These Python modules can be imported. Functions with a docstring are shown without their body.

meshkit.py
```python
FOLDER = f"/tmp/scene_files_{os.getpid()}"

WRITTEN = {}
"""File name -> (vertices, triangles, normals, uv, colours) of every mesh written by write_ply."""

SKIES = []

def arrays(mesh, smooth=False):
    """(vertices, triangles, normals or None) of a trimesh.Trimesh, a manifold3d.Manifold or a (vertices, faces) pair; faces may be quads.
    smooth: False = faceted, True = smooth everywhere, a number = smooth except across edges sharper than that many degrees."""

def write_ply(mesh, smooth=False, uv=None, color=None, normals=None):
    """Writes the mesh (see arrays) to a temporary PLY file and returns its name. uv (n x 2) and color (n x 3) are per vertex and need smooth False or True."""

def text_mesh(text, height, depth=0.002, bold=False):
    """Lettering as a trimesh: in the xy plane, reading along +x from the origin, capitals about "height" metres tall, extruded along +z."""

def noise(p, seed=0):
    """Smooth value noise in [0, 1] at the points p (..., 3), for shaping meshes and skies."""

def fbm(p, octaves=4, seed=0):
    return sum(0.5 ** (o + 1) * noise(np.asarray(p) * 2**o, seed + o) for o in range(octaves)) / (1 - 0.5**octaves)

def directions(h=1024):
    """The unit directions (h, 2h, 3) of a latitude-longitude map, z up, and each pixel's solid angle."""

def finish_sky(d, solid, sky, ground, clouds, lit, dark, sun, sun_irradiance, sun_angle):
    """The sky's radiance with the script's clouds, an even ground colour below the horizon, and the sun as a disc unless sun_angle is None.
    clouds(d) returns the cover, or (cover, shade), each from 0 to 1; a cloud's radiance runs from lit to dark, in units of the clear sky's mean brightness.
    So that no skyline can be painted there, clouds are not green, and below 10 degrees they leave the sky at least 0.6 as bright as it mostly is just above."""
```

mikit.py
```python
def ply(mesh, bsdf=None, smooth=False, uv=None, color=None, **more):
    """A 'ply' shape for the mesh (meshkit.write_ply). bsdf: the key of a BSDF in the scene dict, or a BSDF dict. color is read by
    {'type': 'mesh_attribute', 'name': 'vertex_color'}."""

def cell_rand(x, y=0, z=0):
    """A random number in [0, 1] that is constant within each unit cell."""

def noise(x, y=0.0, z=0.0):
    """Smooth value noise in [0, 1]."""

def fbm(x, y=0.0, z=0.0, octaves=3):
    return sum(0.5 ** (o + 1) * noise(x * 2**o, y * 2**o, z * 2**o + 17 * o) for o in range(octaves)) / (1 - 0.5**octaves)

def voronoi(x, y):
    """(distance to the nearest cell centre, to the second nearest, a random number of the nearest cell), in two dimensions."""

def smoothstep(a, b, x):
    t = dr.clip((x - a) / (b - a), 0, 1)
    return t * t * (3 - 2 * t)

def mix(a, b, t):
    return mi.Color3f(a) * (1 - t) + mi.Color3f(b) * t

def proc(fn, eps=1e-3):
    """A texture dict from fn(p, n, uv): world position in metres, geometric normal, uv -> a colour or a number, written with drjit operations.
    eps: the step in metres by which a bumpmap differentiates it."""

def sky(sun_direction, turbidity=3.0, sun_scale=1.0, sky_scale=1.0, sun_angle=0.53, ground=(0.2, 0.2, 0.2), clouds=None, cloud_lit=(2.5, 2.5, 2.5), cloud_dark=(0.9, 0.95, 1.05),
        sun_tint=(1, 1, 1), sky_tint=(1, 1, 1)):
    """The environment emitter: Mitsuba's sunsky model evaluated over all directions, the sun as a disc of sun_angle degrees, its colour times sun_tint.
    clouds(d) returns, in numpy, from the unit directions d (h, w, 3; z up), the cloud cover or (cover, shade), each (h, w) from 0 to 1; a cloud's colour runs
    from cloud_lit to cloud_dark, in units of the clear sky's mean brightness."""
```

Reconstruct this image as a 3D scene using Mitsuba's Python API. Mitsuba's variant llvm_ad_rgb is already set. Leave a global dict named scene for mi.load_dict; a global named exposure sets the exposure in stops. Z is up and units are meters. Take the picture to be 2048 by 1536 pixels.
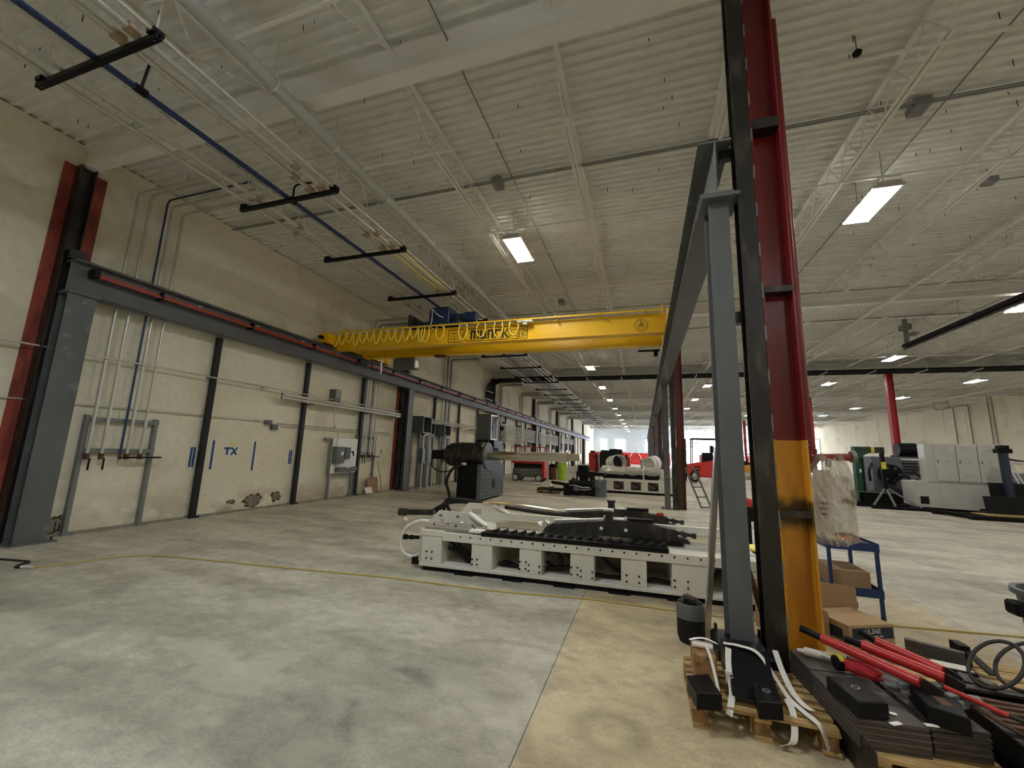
import math, random
import numpy as np, trimesh, drjit as dr
import mitsuba as mi, mikit, meshkit
from shapely.geometry import Polygon, Point, box as sbox
from mikit import proc, noise, fbm, smoothstep, mix, cell_rand
T = mi.ScalarTransform4f
scene, labels, used = {}, {}, set()
rng = random.Random(7)

# ------------------------------------------------------------------ camera, light, exposure
F = 808.207
M = np.array([[0.95151319, 0.30581762, 0.03313945], [-0.01943501, 0.1672853, -0.98571695], [-0.30699336, 0.93727862, 0.16511774]])
EYE = np.array([0, 0, 1.6])
scene['camera'] = {'type': 'perspective', 'fov': math.degrees(2 * math.atan(1024 / F)), 'fov_axis': 'x', 'near_clip': 0.05, 'far_clip': 400.0,
                   'to_world': T().look_at(origin=EYE.tolist(), target=(EYE + M[2]).tolist(), up=(-M[1]).tolist())}
exposure = 1.5
LAMP_WHITE, LAMP_WARM, LAMP_COOL = [21.3, 20.9, 19.6], [23.5, 21.8, 17.6], [38, 42, 46]
DAY = [6.5, 7.4, 8.8]

# ------------------------------------------------------------------ names, labels
ORD = ['first', 'second', 'third', 'fourth', 'fifth', 'sixth', 'seventh', 'eighth', 'ninth', 'tenth', 'eleventh', 'twelfth', 'thirteenth', 'fourteenth', 'fifteenth', 'sixteenth']

def num(key):
    k, i = key, 0
    while k in used:
        i += 1
        k = f'{key}_{i:03d}'
    used.add(k)
    return k

def thing(name, label, cat=None, group=None, kind=None):
    k = num(name)
    labels[k] = {'label': label}
    if cat and not kind == 'structure': labels[k]['category'] = cat
    if group: labels[k]['group'] = group
    if kind: labels[k]['kind'] = kind
    return k

def part(parent, name, mesh, mat, smooth=False, label=None, kind=None, **kw):
    k = num(f'{parent}__{name}')
    d = mesh if isinstance(mesh, dict) else mikit.ply(mesh, mat, smooth=smooth, **kw)
    scene[k] = d
    if label or kind:
        labels[k] = {}
        if label: labels[k]['label'] = label
        if kind: labels[k]['kind'] = kind
    return k

def solo(name, mesh, mat, label, cat=None, group=None, kind=None, smooth=False, **kw):
    k = thing(name, label, cat, group, kind)
    scene[k] = mikit.ply(mesh, mat, smooth=smooth, **kw)
    return k

# ------------------------------------------------------------------ mesh helpers
def A(*v): return np.array(v, float)
def join(*ms):
    ms = [m for x in ms for m in (x if isinstance(x, (list, tuple)) else [x])]
    return trimesh.util.concatenate(ms)
def frame(d, up=(0, 0, 1)):
    z = np.asarray(d, float); z = z / np.linalg.norm(z)
    up = np.asarray(up, float)
    if abs(z @ up) / np.linalg.norm(up) > 0.995: up = A(0, 1, 0) if abs(z[1]) < 0.9 else A(1, 0, 0)
    x = np.cross(up, z); x /= np.linalg.norm(x)
    return np.stack([x, np.cross(z, x), z], 1)
def span(x0, x1, y0, y1, z0, z1):
    m = trimesh.creation.box(extents=(abs(x1 - x0), abs(y1 - y0), abs(z1 - z0)))
    m.apply_translation(((x0 + x1) / 2, (y0 + y1) / 2, (z0 + z1) / 2))
    return m
def cbox(x0, x1, y0, y1, z0, z1, c=0.005):
    P = []
    for a in (0, 1):
        for b in (0, 1):
            for d in (0, 1):
                p = A((x0, x1)[a], (y0, y1)[b], (z0, z1)[d]); s = A(1 - 2 * a, 1 - 2 * b, 1 - 2 * d)
                for k in range(3):
                    q = p + s * c; q[k] = p[k]; P.append(q)
    return trimesh.convex.convex_hull(np.array(P))
def hull(pts): return trimesh.convex.convex_hull(np.asarray(pts, float))
def rz(m, deg, about=(0, 0, 0)):
    m = m.copy(); m.apply_transform(trimesh.transformations.rotation_matrix(math.radians(deg), [0, 0, 1], about)); return m
def rot(m, deg, axis, about=(0, 0, 0)):
    m = m.copy(); m.apply_transform(trimesh.transformations.rotation_matrix(math.radians(deg), axis, about)); return m
def mv(m, x=0, y=0, z=0):
    m = m.copy(); m.apply_translation((x, y, z)); return m
def rod(p0, p1, r, n=12, r2=None):
    p0, p1 = A(*p0), A(*p1); R = frame(p1 - p0); r2 = r if r2 is None else r2
    a = np.arange(n) * 2 * math.pi / n; c = np.stack([np.cos(a), np.sin(a), a * 0], 1) @ R.T
    v = np.vstack([p0 + c * r, p1 + c * r2, p0, p1]); f = []
    for i in range(n):
        j = (i + 1) % n
        f += [[i, j, n + j], [i, n + j, n + i], [2 * n, j, i], [2 * n + 1, n + i, n + j]]
    return trimesh.Trimesh(v, f, process=False)
def ring(p0, p1, ro, ri, n=16):
    p0, p1 = A(*p0), A(*p1); R = frame(p1 - p0); a = np.arange(n) * 2 * math.pi / n
    c = np.stack([np.cos(a), np.sin(a), a * 0], 1) @ R.T
    v = np.vstack([p0 + c * ro, p1 + c * ro, p0 + c * ri, p1 + c * ri]); f = []
    for i in range(n):
        j = (i + 1) % n
        for q in ([i, j, n + j, n + i], [2 * n + j, 2 * n + i, 3 * n + i, 3 * n + j], [i, 2 * n + i, 2 * n + j, j], [n + i, n + j, 3 * n + j, 3 * n + i]):
            f += [[q[0], q[1], q[2]], [q[0], q[2], q[3]]]
    return trimesh.Trimesh(v, f, process=False)
def smooth_path(pts, k=6):
    p = np.asarray(pts, float)
    if len(p) < 3: return p
    q = np.vstack([2 * p[0] - p[1], p, 2 * p[-1] - p[-2]]); out = []
    for i in range(1, len(q) - 2):
        for t in np.arange(k) / k:
            out.append(0.5 * (2 * q[i] + (q[i + 1] - q[i - 1]) * t + (2 * q[i - 1] - 5 * q[i] + 4 * q[i + 1] - q[i + 2]) * t**2 + (-q[i - 1] + 3 * q[i] - 3 * q[i + 1] + q[i + 2]) * t**3))
    return np.array(out + [q[-2]])
def tube(pts, r, n=8, k=6, smooth=True):
    p = smooth_path(pts, k) if smooth else np.asarray(pts, float)
    r = np.broadcast_to(r, len(p))
    t = np.gradient(p, axis=0); t /= np.linalg.norm(t, axis=1, keepdims=True) + 1e-12
    x = frame(t[0])[:, 0]; V = []; a = np.arange(n) * 2 * math.pi / n
    for i in range(len(p)):
        x = x - t[i] * (x @ t[i]); x /= np.linalg.norm(x); y = np.cross(t[i], x)
        V.append(p[i] + r[i] * (np.cos(a)[:, None] * x + np.sin(a)[:, None] * y))
    V = np.vstack(V + [p[:1], p[-1:]]); f = []; L = len(p)
    for i in range(L - 1):
        for j in range(n):
            b = (j + 1) % n; f += [[i * n + j, i * n + b, (i + 1) * n + b], [i * n + j, (i + 1) * n + b, (i + 1) * n + j]]
    for j in range(n):
        b = (j + 1) % n; f += [[L * n, b, j], [L * n + 1, (L - 1) * n + j, (L - 1) * n + b]]
    return trimesh.Trimesh(V, f, process=False)
def bend(pts, r, n=10, rad=0.08):
    """a pipe along a polyline with rounded corners"""
    p = [A(*q) for q in pts]; out = [p[0]]
    for i in range(1, len(p) - 1):
        u, w = p[i - 1] - p[i], p[i + 1] - p[i]; s = min(rad, 0.45 * np.linalg.norm(u), 0.45 * np.linalg.norm(w))
        a, b = p[i] + u / np.linalg.norm(u) * s, p[i] + w / np.linalg.norm(w) * s
        for t in np.linspace(0, 1, 5): out.append((1 - t)**2 * a + 2 * t * (1 - t) * p[i] + t * t * b)
    return tube(out + [p[-1]], r, n, smooth=False)
def extr(poly, p0, p1, up=(0, 0, 1)):
    """sweeps a section (y of the section towards up) from p0 to p1"""
    p0, p1 = A(*p0), A(*p1); R = frame(p1 - p0, up)
    if not isinstance(poly, Polygon): poly = Polygon(poly)
    m = trimesh.creation.extrude_polygon(poly, np.linalg.norm(p1 - p0), engine='earcut')
    X = np.eye(4); X[:3, :3] = R; X[:3, 3] = p0; m.apply_transform(X)
    return m
def bar(p0, p1, w, h, up=(0, 0, 1)): return extr(sbox(-w / 2, -h / 2, w / 2, h / 2), p0, p1, up)
def isec(d, w, tf, tw):
    a, b, t = w / 2, d / 2, tw / 2
    return Polygon([(-a, -b), (a, -b), (a, -b + tf), (t, -b + tf), (t, b - tf), (a, b - tf), (a, b), (-a, b), (-a, b - tf), (-t, b - tf), (-t, -b + tf), (-a, -b + tf)])
def csec(d, w, t): return Polygon([(0, -d / 2), (w, -d / 2), (w, -d / 2 + t), (t, -d / 2 + t), (t, d / 2 - t), (w, d / 2 - t), (w, d / 2), (0, d / 2)])
def lsec(a, b, t): return Polygon([(0, 0), (a, 0), (a, t), (t, t), (t, b), (0, b)])
def hollow(w, h, t): return Polygon(sbox(-w / 2, -h / 2, w / 2, h / 2).exterior.coords, [sbox(-w / 2 + t, -h / 2 + t, w / 2 - t, h / 2 - t).exterior.coords])
def lathe(prof, p=(0, 0, 0), axis=(0, 0, 1), n=24):
    R = frame(axis); a = np.arange(n) * 2 * math.pi / n; V = []; f = []
    for r, h in prof: V.append(np.stack([r * np.cos(a), r * np.sin(a), a * 0 + h], 1))
    V = np.vstack(V) @ R.T + A(*p); L = len(prof)
    for i in range(L - 1):
        for j in range(n):
            b = (j + 1) % n; f += [[i * n + j, i * n + b, (i + 1) * n + b], [i * n + j, (i + 1) * n + b, (i + 1) * n + j]]
    return trimesh.Trimesh(V, f, process=False)
def plate(poly, p, ex, ey, t):
    """a flat cut plate: outline in the ex, ey plane at p, thickness t along ex x ey"""
    if not isinstance(poly, Polygon): poly = Polygon(poly)
    m = trimesh.creation.extrude_polygon(poly, t, engine='earcut'); X = np.eye(4)
    ex, ey = A(*ex), A(*ey); X[:3, 0], X[:3, 1], X[:3, 2], X[:3, 3] = ex, ey, np.cross(ex, ey), A(*p)
    m.apply_transform(X); return m
def text(s, h, p, ex, ey, depth=0.002, bold=True, width=None):
    m = meshkit.text_mesh(s, h, depth, bold); lo, hi = m.bounds
    m.apply_translation((-lo[0], 0, 0))
    if width: m.apply_scale([width / (hi[0] - lo[0]), 1, 1])
    X = np.eye(4); ex, ey = A(*ex), A(*ey); X[:3, 0], X[:3, 1], X[:3, 2], X[:3, 3] = ex, ey, np.cross(ex, ey), A(*p)
    m.apply_transform(X); return m
def sheet(fn, nu, nv):
    V = np.array([fn(i / nu, j / nv) for i in range(nu + 1) for j in range(nv + 1)]); f = []
    for i in range(nu):
        for j in range(nv):
            a = i * (nv + 1) + j; f += [[a, a + nv + 1, a + nv + 2], [a, a + nv + 2, a + 1]]
    return trimesh.Trimesh(V, f, process=False)
def ribbon(pts, w, t=0.002, side=(1, 0, 0), k=6):
    p = smooth_path(pts, k); tg = np.gradient(p, axis=0); tg /= np.linalg.norm(tg, axis=1, keepdims=True); V = []; f = []
    side = np.asarray(side, float)
    for i in range(len(p)):
        s = side if side.ndim == 1 else side[min(i * len(side) // len(p), len(side) - 1)]
        s = s - tg[i] * (s @ tg[i]); s /= np.linalg.norm(s); nrm = np.cross(tg[i], s)
        V += [p[i] + s * w / 2 + nrm * t / 2, p[i] - s * w / 2 + nrm * t / 2, p[i] - s * w / 2 - nrm * t / 2, p[i] + s * w / 2 - nrm * t / 2]
    for i in range(len(p) - 1):
        for j in range(4):
            a, b = i * 4 + j, i * 4 + (j + 1) % 4; f += [[a, b, b + 4], [a, b + 4, a + 4]]
    e = (len(p) - 1) * 4; f += [[0, 2, 1], [0, 3, 2], [e, e + 1, e + 2], [e, e + 2, e + 3]]
    return trimesh.Trimesh(np.array(V), f, process=False)

# ------------------------------------------------------------------ materials
def C(*c): return {'type': 'rgb', 'value': list(c)}
def pr(color, rough=0.5, metal=0.0, **kw):
    d = {'type': 'principled', 'base_color': C(*color) if isinstance(color, (tuple, list)) else color, 'roughness': rough if isinstance(rough, dict) else float(rough), 'metallic': float(metal), **kw}
    return {'type': 'twosided', 'b': d}
def mat(name, *a, **k): scene['mat_' + name] = pr(*a, **k); return 'mat_' + name

def floor_fn(p, n, uv):
    st = fbm(p.x * 0.55 + fbm(p.x, p.y, 2) * 0.9, p.y * 2.6, 0.0, 5)
    bl = fbm(p.x * 0.7, p.y * 0.7, 5.0, 4)
    fine = fbm(p.x * 9, p.y * 14, 1.0, 3)
    c = mix((0.30, 0.278, 0.225), (0.46, 0.432, 0.355), smoothstep(0.22, 0.75, st * 0.6 + bl * 0.4))
    c = c * (0.80 + 0.40 * fine) * (0.9 + 0.2 * noise(p.x * 60, p.y * 90, 4))
    c = mix(c, (0.47, 0.44, 0.35), 0.5 * smoothstep(0.56, 0.72, fbm(p.x * 2.3, p.y * 3.5, 9.0, 4)))
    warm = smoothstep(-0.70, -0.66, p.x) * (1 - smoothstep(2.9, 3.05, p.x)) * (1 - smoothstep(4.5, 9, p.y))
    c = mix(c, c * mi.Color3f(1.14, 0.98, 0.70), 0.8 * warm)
    # scuffs: tyre arcs and dark trails
    def arc(cx, cy, r, w): return 1 - smoothstep(0, w, dr.abs(dr.sqrt(dr.square(p.x - cx) + dr.square(p.y - cy)) - r))
    sc = arc(-1.68, 2.55, 0.33, 0.10) * smoothstep(0.3, 0.5, noise(p.x * 2, p.y * 2, 3)) + 0.8 * arc(-1.0, 2.75, 0.85, 0.08) * smoothstep(0.4, 0.7, noise(p.x * 1.5, p.y * 3, 8)) + 0.9 * arc(-0.22, 2.73, 0.17, 0.11) + 0.7 * arc(-1.9, 2.1, 1.3, 0.07) * smoothstep(0.5, 0.7, noise(p.x * 1.2, p.y * 2, 12))
    c = c * (1 - 0.28 * dr.minimum(sc, 1))
    dirt = smoothstep(0.55, 0.75, fbm(p.x * 1.1, p.y * 1.6, 31.0, 4))
    return c * (1 - 0.22 * dirt)
scene['mat_floor'] = pr(proc(floor_fn), proc(lambda p, n, uv: 0.36 + 0.3 * fbm(p.x * 1.5, p.y * 3, 2.0, 3)), specular=0.4)
def wall_fn(p, n, uv):
    c = mix((0.67, 0.63, 0.495), (0.76, 0.725, 0.59), fbm(p.y * 0.6 + p.x * 0.6, p.z * 0.8, 1.0, 4))
    c = c * (0.93 + 0.14 * fbm(p.y * 14 + p.x * 14, p.z * 14, 3.0, 3))
    low = smoothstep(0.9, 0.0, p.z) * smoothstep(0.42, 0.68, fbm(p.y * 1.7 + p.x, p.z * 2.5, 7.0, 4))
    st = smoothstep(0.60, 0.72, fbm(p.y * 1.1 + p.x, p.z * 0.9, 22.0, 4))
    return mix(mix(c, (0.30, 0.25, 0.17), 0.65 * low), (0.42, 0.37, 0.27), 0.35 * st)
scene['mat_wall'] = pr(proc(wall_fn), 0.8, specular=0.2)
def deck_fn(p, n, uv):
    c = mix((0.69, 0.69, 0.665), (0.78, 0.78, 0.755), fbm(p.x * 0.5, p.y * 2.5, 4.0, 3))
    return c * (0.92 + 0.16 * fbm(p.x * 6, p.y * 12, 2.0, 3))
scene['mat_deck'] = pr(proc(deck_fn), 0.62, specular=0.3)
mat('joist', (0.68, 0.67, 0.63), 0.6)
mat('girder', (0.72, 0.71, 0.68), 0.6)
scene['mat_grey'] = pr(proc(lambda p, n, uv: mi.Color3f(0.105, 0.112, 0.115) * (0.8 + 0.4 * fbm(p.x * 5 + p.y * 3, p.z * 2.2, p.y * 3, 4)) + 0.05 * smoothstep(0.70, 0.78, fbm(p.x * 9, p.y * 9, p.z * 5, 4))), 0.5, specular=0.35)
scene['mat_redpaint'] = pr(proc(lambda p, n, uv: mix((0.11, 0.006, 0.010), (0.18, 0.010, 0.014), fbm(p.x * 4, p.y * 4, p.z * 1.3, 3))), 0.32, specular=0.5)
scene['mat_redprimer'] = pr(proc(lambda p, n, uv: mix((0.27, 0.045, 0.026), (0.15, 0.022, 0.016), smoothstep(0.35, 0.7, fbm(p.y * 9, p.z * 3, p.x, 4)))), 0.6)
mat('redcolumn', (0.36, 0.020, 0.022), 0.4)
scene['mat_yellowcol'] = pr(proc(lambda p, n, uv: mix((0.62, 0.30, 0.025), (0.46, 0.20, 0.02), smoothstep(0.45, 0.75, fbm(p.x * 7, p.y * 7, p.z * 1.5, 4))) * (1 - 0.85 * smoothstep(0.16, 0.05, dr.abs(p.z - 1.2) + 0.12 * (fbm(p.x * 12, p.y * 9, p.z * 8, 3) - 0.5)))), 0.42)
scene['mat_blacksteel'] = pr(proc(lambda p, n, uv: mix((0.010, 0.009, 0.008), (0.045, 0.038, 0.030), smoothstep(0.45, 0.8, fbm(p.x * 11, p.y * 11, p.z * 2.5, 4)))), 0.38, specular=0.5)
mat('black', (0.006, 0.006, 0.007), 0.42, specular=0.14)
mat('blackmatte', (0.012, 0.012, 0.013), 0.7, specular=0.2)
mat('rubber', (0.010, 0.010, 0.010), 0.55, specular=0.3)
mat('void', (0.004, 0.004, 0.004), 0.9)
scene['mat_rust'] = pr(proc(lambda p, n, uv: mix((0.12, 0.055, 0.025), (0.045, 0.022, 0.014), fbm(p.x * 12, p.y * 12, p.z * 7, 4))), 0.7)
mat('galv', (0.70, 0.69, 0.65), 0.3, 0.7)
mat('palepipe', (0.56, 0.55, 0.51), 0.27, 0.45)
mat('coupling', (0.34, 0.25, 0.17), 0.55)
mat('duct', (0.40, 0.41, 0.385), 0.5)
mat('chrome', (0.62, 0.57, 0.46), 0.17, 1.0)
mat('strut', (0.19, 0.20, 0.20), 0.45, 0.2)
mat('post', (0.018, 0.019, 0.021), 0.5, specular=0.25)
mat('boxgrey', (0.10, 0.105, 0.105), 0.5)
mat('white', (0.72, 0.72, 0.70), 0.5)
mat('paper', (0.80, 0.78, 0.75), 0.8)
mat('bluepaint', (0.012, 0.03, 0.11), 0.4)
mat('bluetape', (0.008, 0.055, 0.22), 0.6)
mat('yellowtape', (0.72, 0.62, 0.05), 0.6)
mat('yellow', (0.78, 0.47, 0.008), 0.38)
mat('yellowcable', (0.90, 0.76, 0.14), 0.5)
mat('conductor', (0.30, 0.035, 0.02), 0.45)
mat('red', (0.45, 0.022, 0.02), 0.38)
mat('brightred', (0.55, 0.03, 0.025), 0.35)
mat('redcloth', (0.42, 0.02, 0.025), 0.8)
mat('orangetint', (0.55, 0.13, 0.03), 0.5)
mat('bluehoist', (0.012, 0.032, 0.10), 0.4)
scene['mat_concrete'] = pr(proc(lambda p, n, uv: mix((0.17, 0.15, 0.12), (0.29, 0.265, 0.215), fbm(p.x * 8, p.y * 8, p.z * 8, 4))), 0.85)
scene['mat_wood'] = pr(proc(lambda p, n, uv: mix((0.46, 0.315, 0.135), (0.24, 0.14, 0.05), smoothstep(0.3, 0.75, fbm(p.x * 3 + 30 * fbm(p.y * 1.2, p.x * .4, p.z, 2), p.y * 45, p.z * 45, 3)))), 0.7)
scene['mat_woodend'] = pr(proc(lambda p, n, uv: mix((0.30, 0.165, 0.065), (0.13, 0.07, 0.03), smoothstep(0.3, 0.75, fbm(p.x * 30, p.y * 30, p.z * 18, 4)))), 0.75)
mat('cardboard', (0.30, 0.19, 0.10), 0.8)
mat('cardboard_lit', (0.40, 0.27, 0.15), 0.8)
mat('navy', (0.018, 0.024, 0.045), 0.6)
scene['mat_bars'] = pr(proc(lambda p, n, uv: mix((0.07, 0.062, 0.055), (0.14, 0.12, 0.105), fbm(p.x * 6, p.y * 30, p.z * 60, 4))), 0.45, 0.4)
scene['mat_bars_dark'] = pr(proc(lambda p, n, uv: mix((0.035, 0.032, 0.03), (0.08, 0.07, 0.065), fbm(p.x * 6, p.y * 30, p.z * 60, 4))), 0.5, 0.3)
mat('cream', (0.62, 0.60, 0.53), 0.45)
mat('creamdark', (0.42, 0.40, 0.35), 0.5)
mat('lime', (0.42, 0.62, 0.06), 0.5)
mat('greenpaint', (0.01, 0.065, 0.04), 0.45)
mat('machinegrey', (0.09, 0.10, 0.115), 0.5)
mat('cabinetwhite', (0.50, 0.50, 0.47), 0.5)
mat('strap', (0.66, 0.64, 0.58), 0.7)
mat('orange', (0.72, 0.34, 0.02), 0.4)
mat('woodtan', (0.50, 0.36, 0.17), 0.7)
mat('farwall', (0.66, 0.70, 0.74), 0.6)
mat('ink', (0.02, 0.017, 0.012), 0.6)
mat('cable', (0.45, 0.36, 0.10), 0.6)
mat('darkcable', (0.022, 0.018, 0.014), 0.55)
mat('fixture', (0.45, 0.44, 0.40), 0.5)
scene['mat_film'] = {'type': 'blendbsdf', 'weight': 0.42, 'a': {'type': 'thindielectric', 'int_ior': 1.35}, 'b': pr((0.62, 0.60, 0.54), 0.22, specular=0.8)}
scene['mat_bag'] = {'type': 'blendbsdf', 'weight': 0.36, 'a': {'type': 'thindielectric', 'int_ior': 1.5}, 'b': pr((0.55, 0.50, 0.40), 0.15, specular=1.0)}
scene['mat_pane'] = {'type': 'thindielectric'}
for nm, L in (('white', LAMP_WHITE), ('warm', LAMP_WARM), ('cool', LAMP_COOL), ('day', DAY)):
    globals()['EM_' + nm] = {'type': 'area', 'radiance': C(*L)}
# ------------------------------------------------------------------ room
XL, XR, YB, YF, ZD = -9.2, 22.9, -9.0, 80.0, 6.68
COLY = [3.85 + 10.13 * i for i in range(-1, 8)]
# floor slabs with recessed joints
fl = thing('floor', 'bare streaked concrete floor of the hall', kind='structure')
gx, gy = [XL - 0.3, -4.95, -0.69, 1.285, 3.05, 7.1, 11.4, 17.1, XR + 0.3], [YB - 0.3, 8.95, 19.05, 29.2, 39.3, 54.5, YF + 0.5]
part(fl, 'joint_filler', span(gx[0], gx[-1], gy[0], gy[-1], -0.16, -0.006), 'mat_rubber')
for i in range(len(gx) - 1):
    for j in range(len(gy) - 1):
        part(fl, 'slab', cbox(gx[i] + 0.002, gx[i + 1] - 0.002, gy[j] + 0.002, gy[j + 1] - 0.002, -0.15, 0.0, 0.002), 'mat_floor')
# roof deck: corrugated sheets, ribs along x
ce = thing('ceiling', 'painted corrugated metal roof deck', kind='structure')
ribs = [(0.0, 0.0), (0.092, 0.0), (0.100, -0.050), (0.142, -0.050), (0.15, 0.0)]
y = YB - 0.2; k = 0
while y < YF + 0.4:
    pr_ = [(y + i * 0.15 + a, ZD + b - (0.0015 if k % 2 else 0)) for i in range(6) for a, b in ribs[:-1]] + [(y + 0.9, ZD - (0.0015 if k % 2 else 0))]
    low = [(a, b) for a, b in pr_]; n = len(low); V = []; f = []
    for x in (XL - 0.25, XR + 0.3):
        V += [(x, a, b) for a, b in low]
    for i in range(n - 1): f += [[i, n + i, n + i + 1], [i, n + i + 1, i + 1]]
    part(ce, 'deck_sheet', trimesh.Trimesh(np.array(V), f, process=False), 'mat_deck'); y += 0.9; k += 1
# little screw tips below the deck: nobody could count them
sp = []
for i in range(420):
    x, yy = rng.uniform(XL + 0.3, 9), rng.uniform(-1, 16)
    sp.append(rod((x, yy, ZD - 0.10), (x + rng.uniform(-.008, .008), yy, ZD), 0.005, 4))
part(ce, 'screw_tips', join(sp), 'mat_void', kind='stuff', label='dark screw tips below the deck')
# walls
wl = thing('wall_left', 'long cream painted concrete block wall', kind='structure')
ys = [YB] + COLY + [YF]
for a, b in zip(ys[:-1], ys[1:]):
    if b - a > 0.1: part(wl, 'panel', span(XL - 0.25, XL, a + 0.004, b - 0.004, -0.1, ZD - 0.054), 'mat_wall')
part(wl, 'joint_backing', span(XL - 0.24, XL - 0.01, YB, YF, -0.1, ZD - 0.06), 'mat_creamdark')
wr = thing('wall_right', 'cream precast panel wall with vertical joints on the right', kind='structure')
yy = YB
while yy < YF:
    part(wr, 'panel', span(XR, XR + 0.2, yy + 0.012, yy + 2.38, -0.1, ZD), 'mat_wall'); yy += 2.4
part(wr, 'joint_backing', span(XR + 0.05, XR + 0.22, YB, YF, -0.1, ZD), 'mat_creamdark')
solo('wall_back', span(XL, XR, YB - 0.2, YB, -0.1, ZD), 'mat_wall', 'cream wall behind the viewer', kind='structure')
solo('trim_1', span(XL, XL + 0.13, YB, YF, 0, 0.035), 'mat_concrete', 'low rough concrete kerb along the foot of the left wall', kind='structure')
# far wall: red dado, pale cladding ribs, bright windows and open dock doors
wf = thing('wall_far', 'pale ribbed far wall with a red dado', kind='structure')
holes = [(-5.2, -3.3, 2.6, 4.6), (0.2, 2.1, 2.6, 4.6), (15.3, 17.1, 2.6, 4.6), (4.6, 9.4, 0, 4.4), (-7.9, -6.6, 2.6, 4.6), (11.2, 13.2, 3.0, 4.6), (18.6, 20.6, 2.6, 4.6)]
def holed(x0, x1, z0, z1):
    P = sbox(x0, z0, x1, z1)
    for a, b, c, d in holes: P = P.difference(sbox(a, c, b, d))
    return [g for g in getattr(P, 'geoms', [P]) if g.area > 0]
for nm, z0, z1, mt in (('dado', 0, 2.15, 'mat_red'), ('cladding', 2.15, ZD, 'mat_farwall')):
    for g in holed(XL - .2, XR + .2, z0, z1):
        part(wf, nm, plate(g, (0, YF + 0.2, 0), (1, 0, 0), (0, 0, 1), 0.2), mt)
for i in range(0, 27):
    x = -8.6 + i * 1.2
    if any(a - .1 < x < b + .1 for a, b, c, d in holes): continue
    part(wf, 'cladding_rib', span(x - .03, x + .03, YF - .05, YF, 2.2, ZD - .1), 'mat_farwall')
for z in (2.9, 4.9, 5.8):
    part(wf, 'girt', span(XL, XR, YF - .16, YF - .05, z - .06, z + .06) if z != 2.9 else span(-3, 0, YF - .16, YF - .05, z - .06, z + .06), 'mat_farwall')
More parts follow.
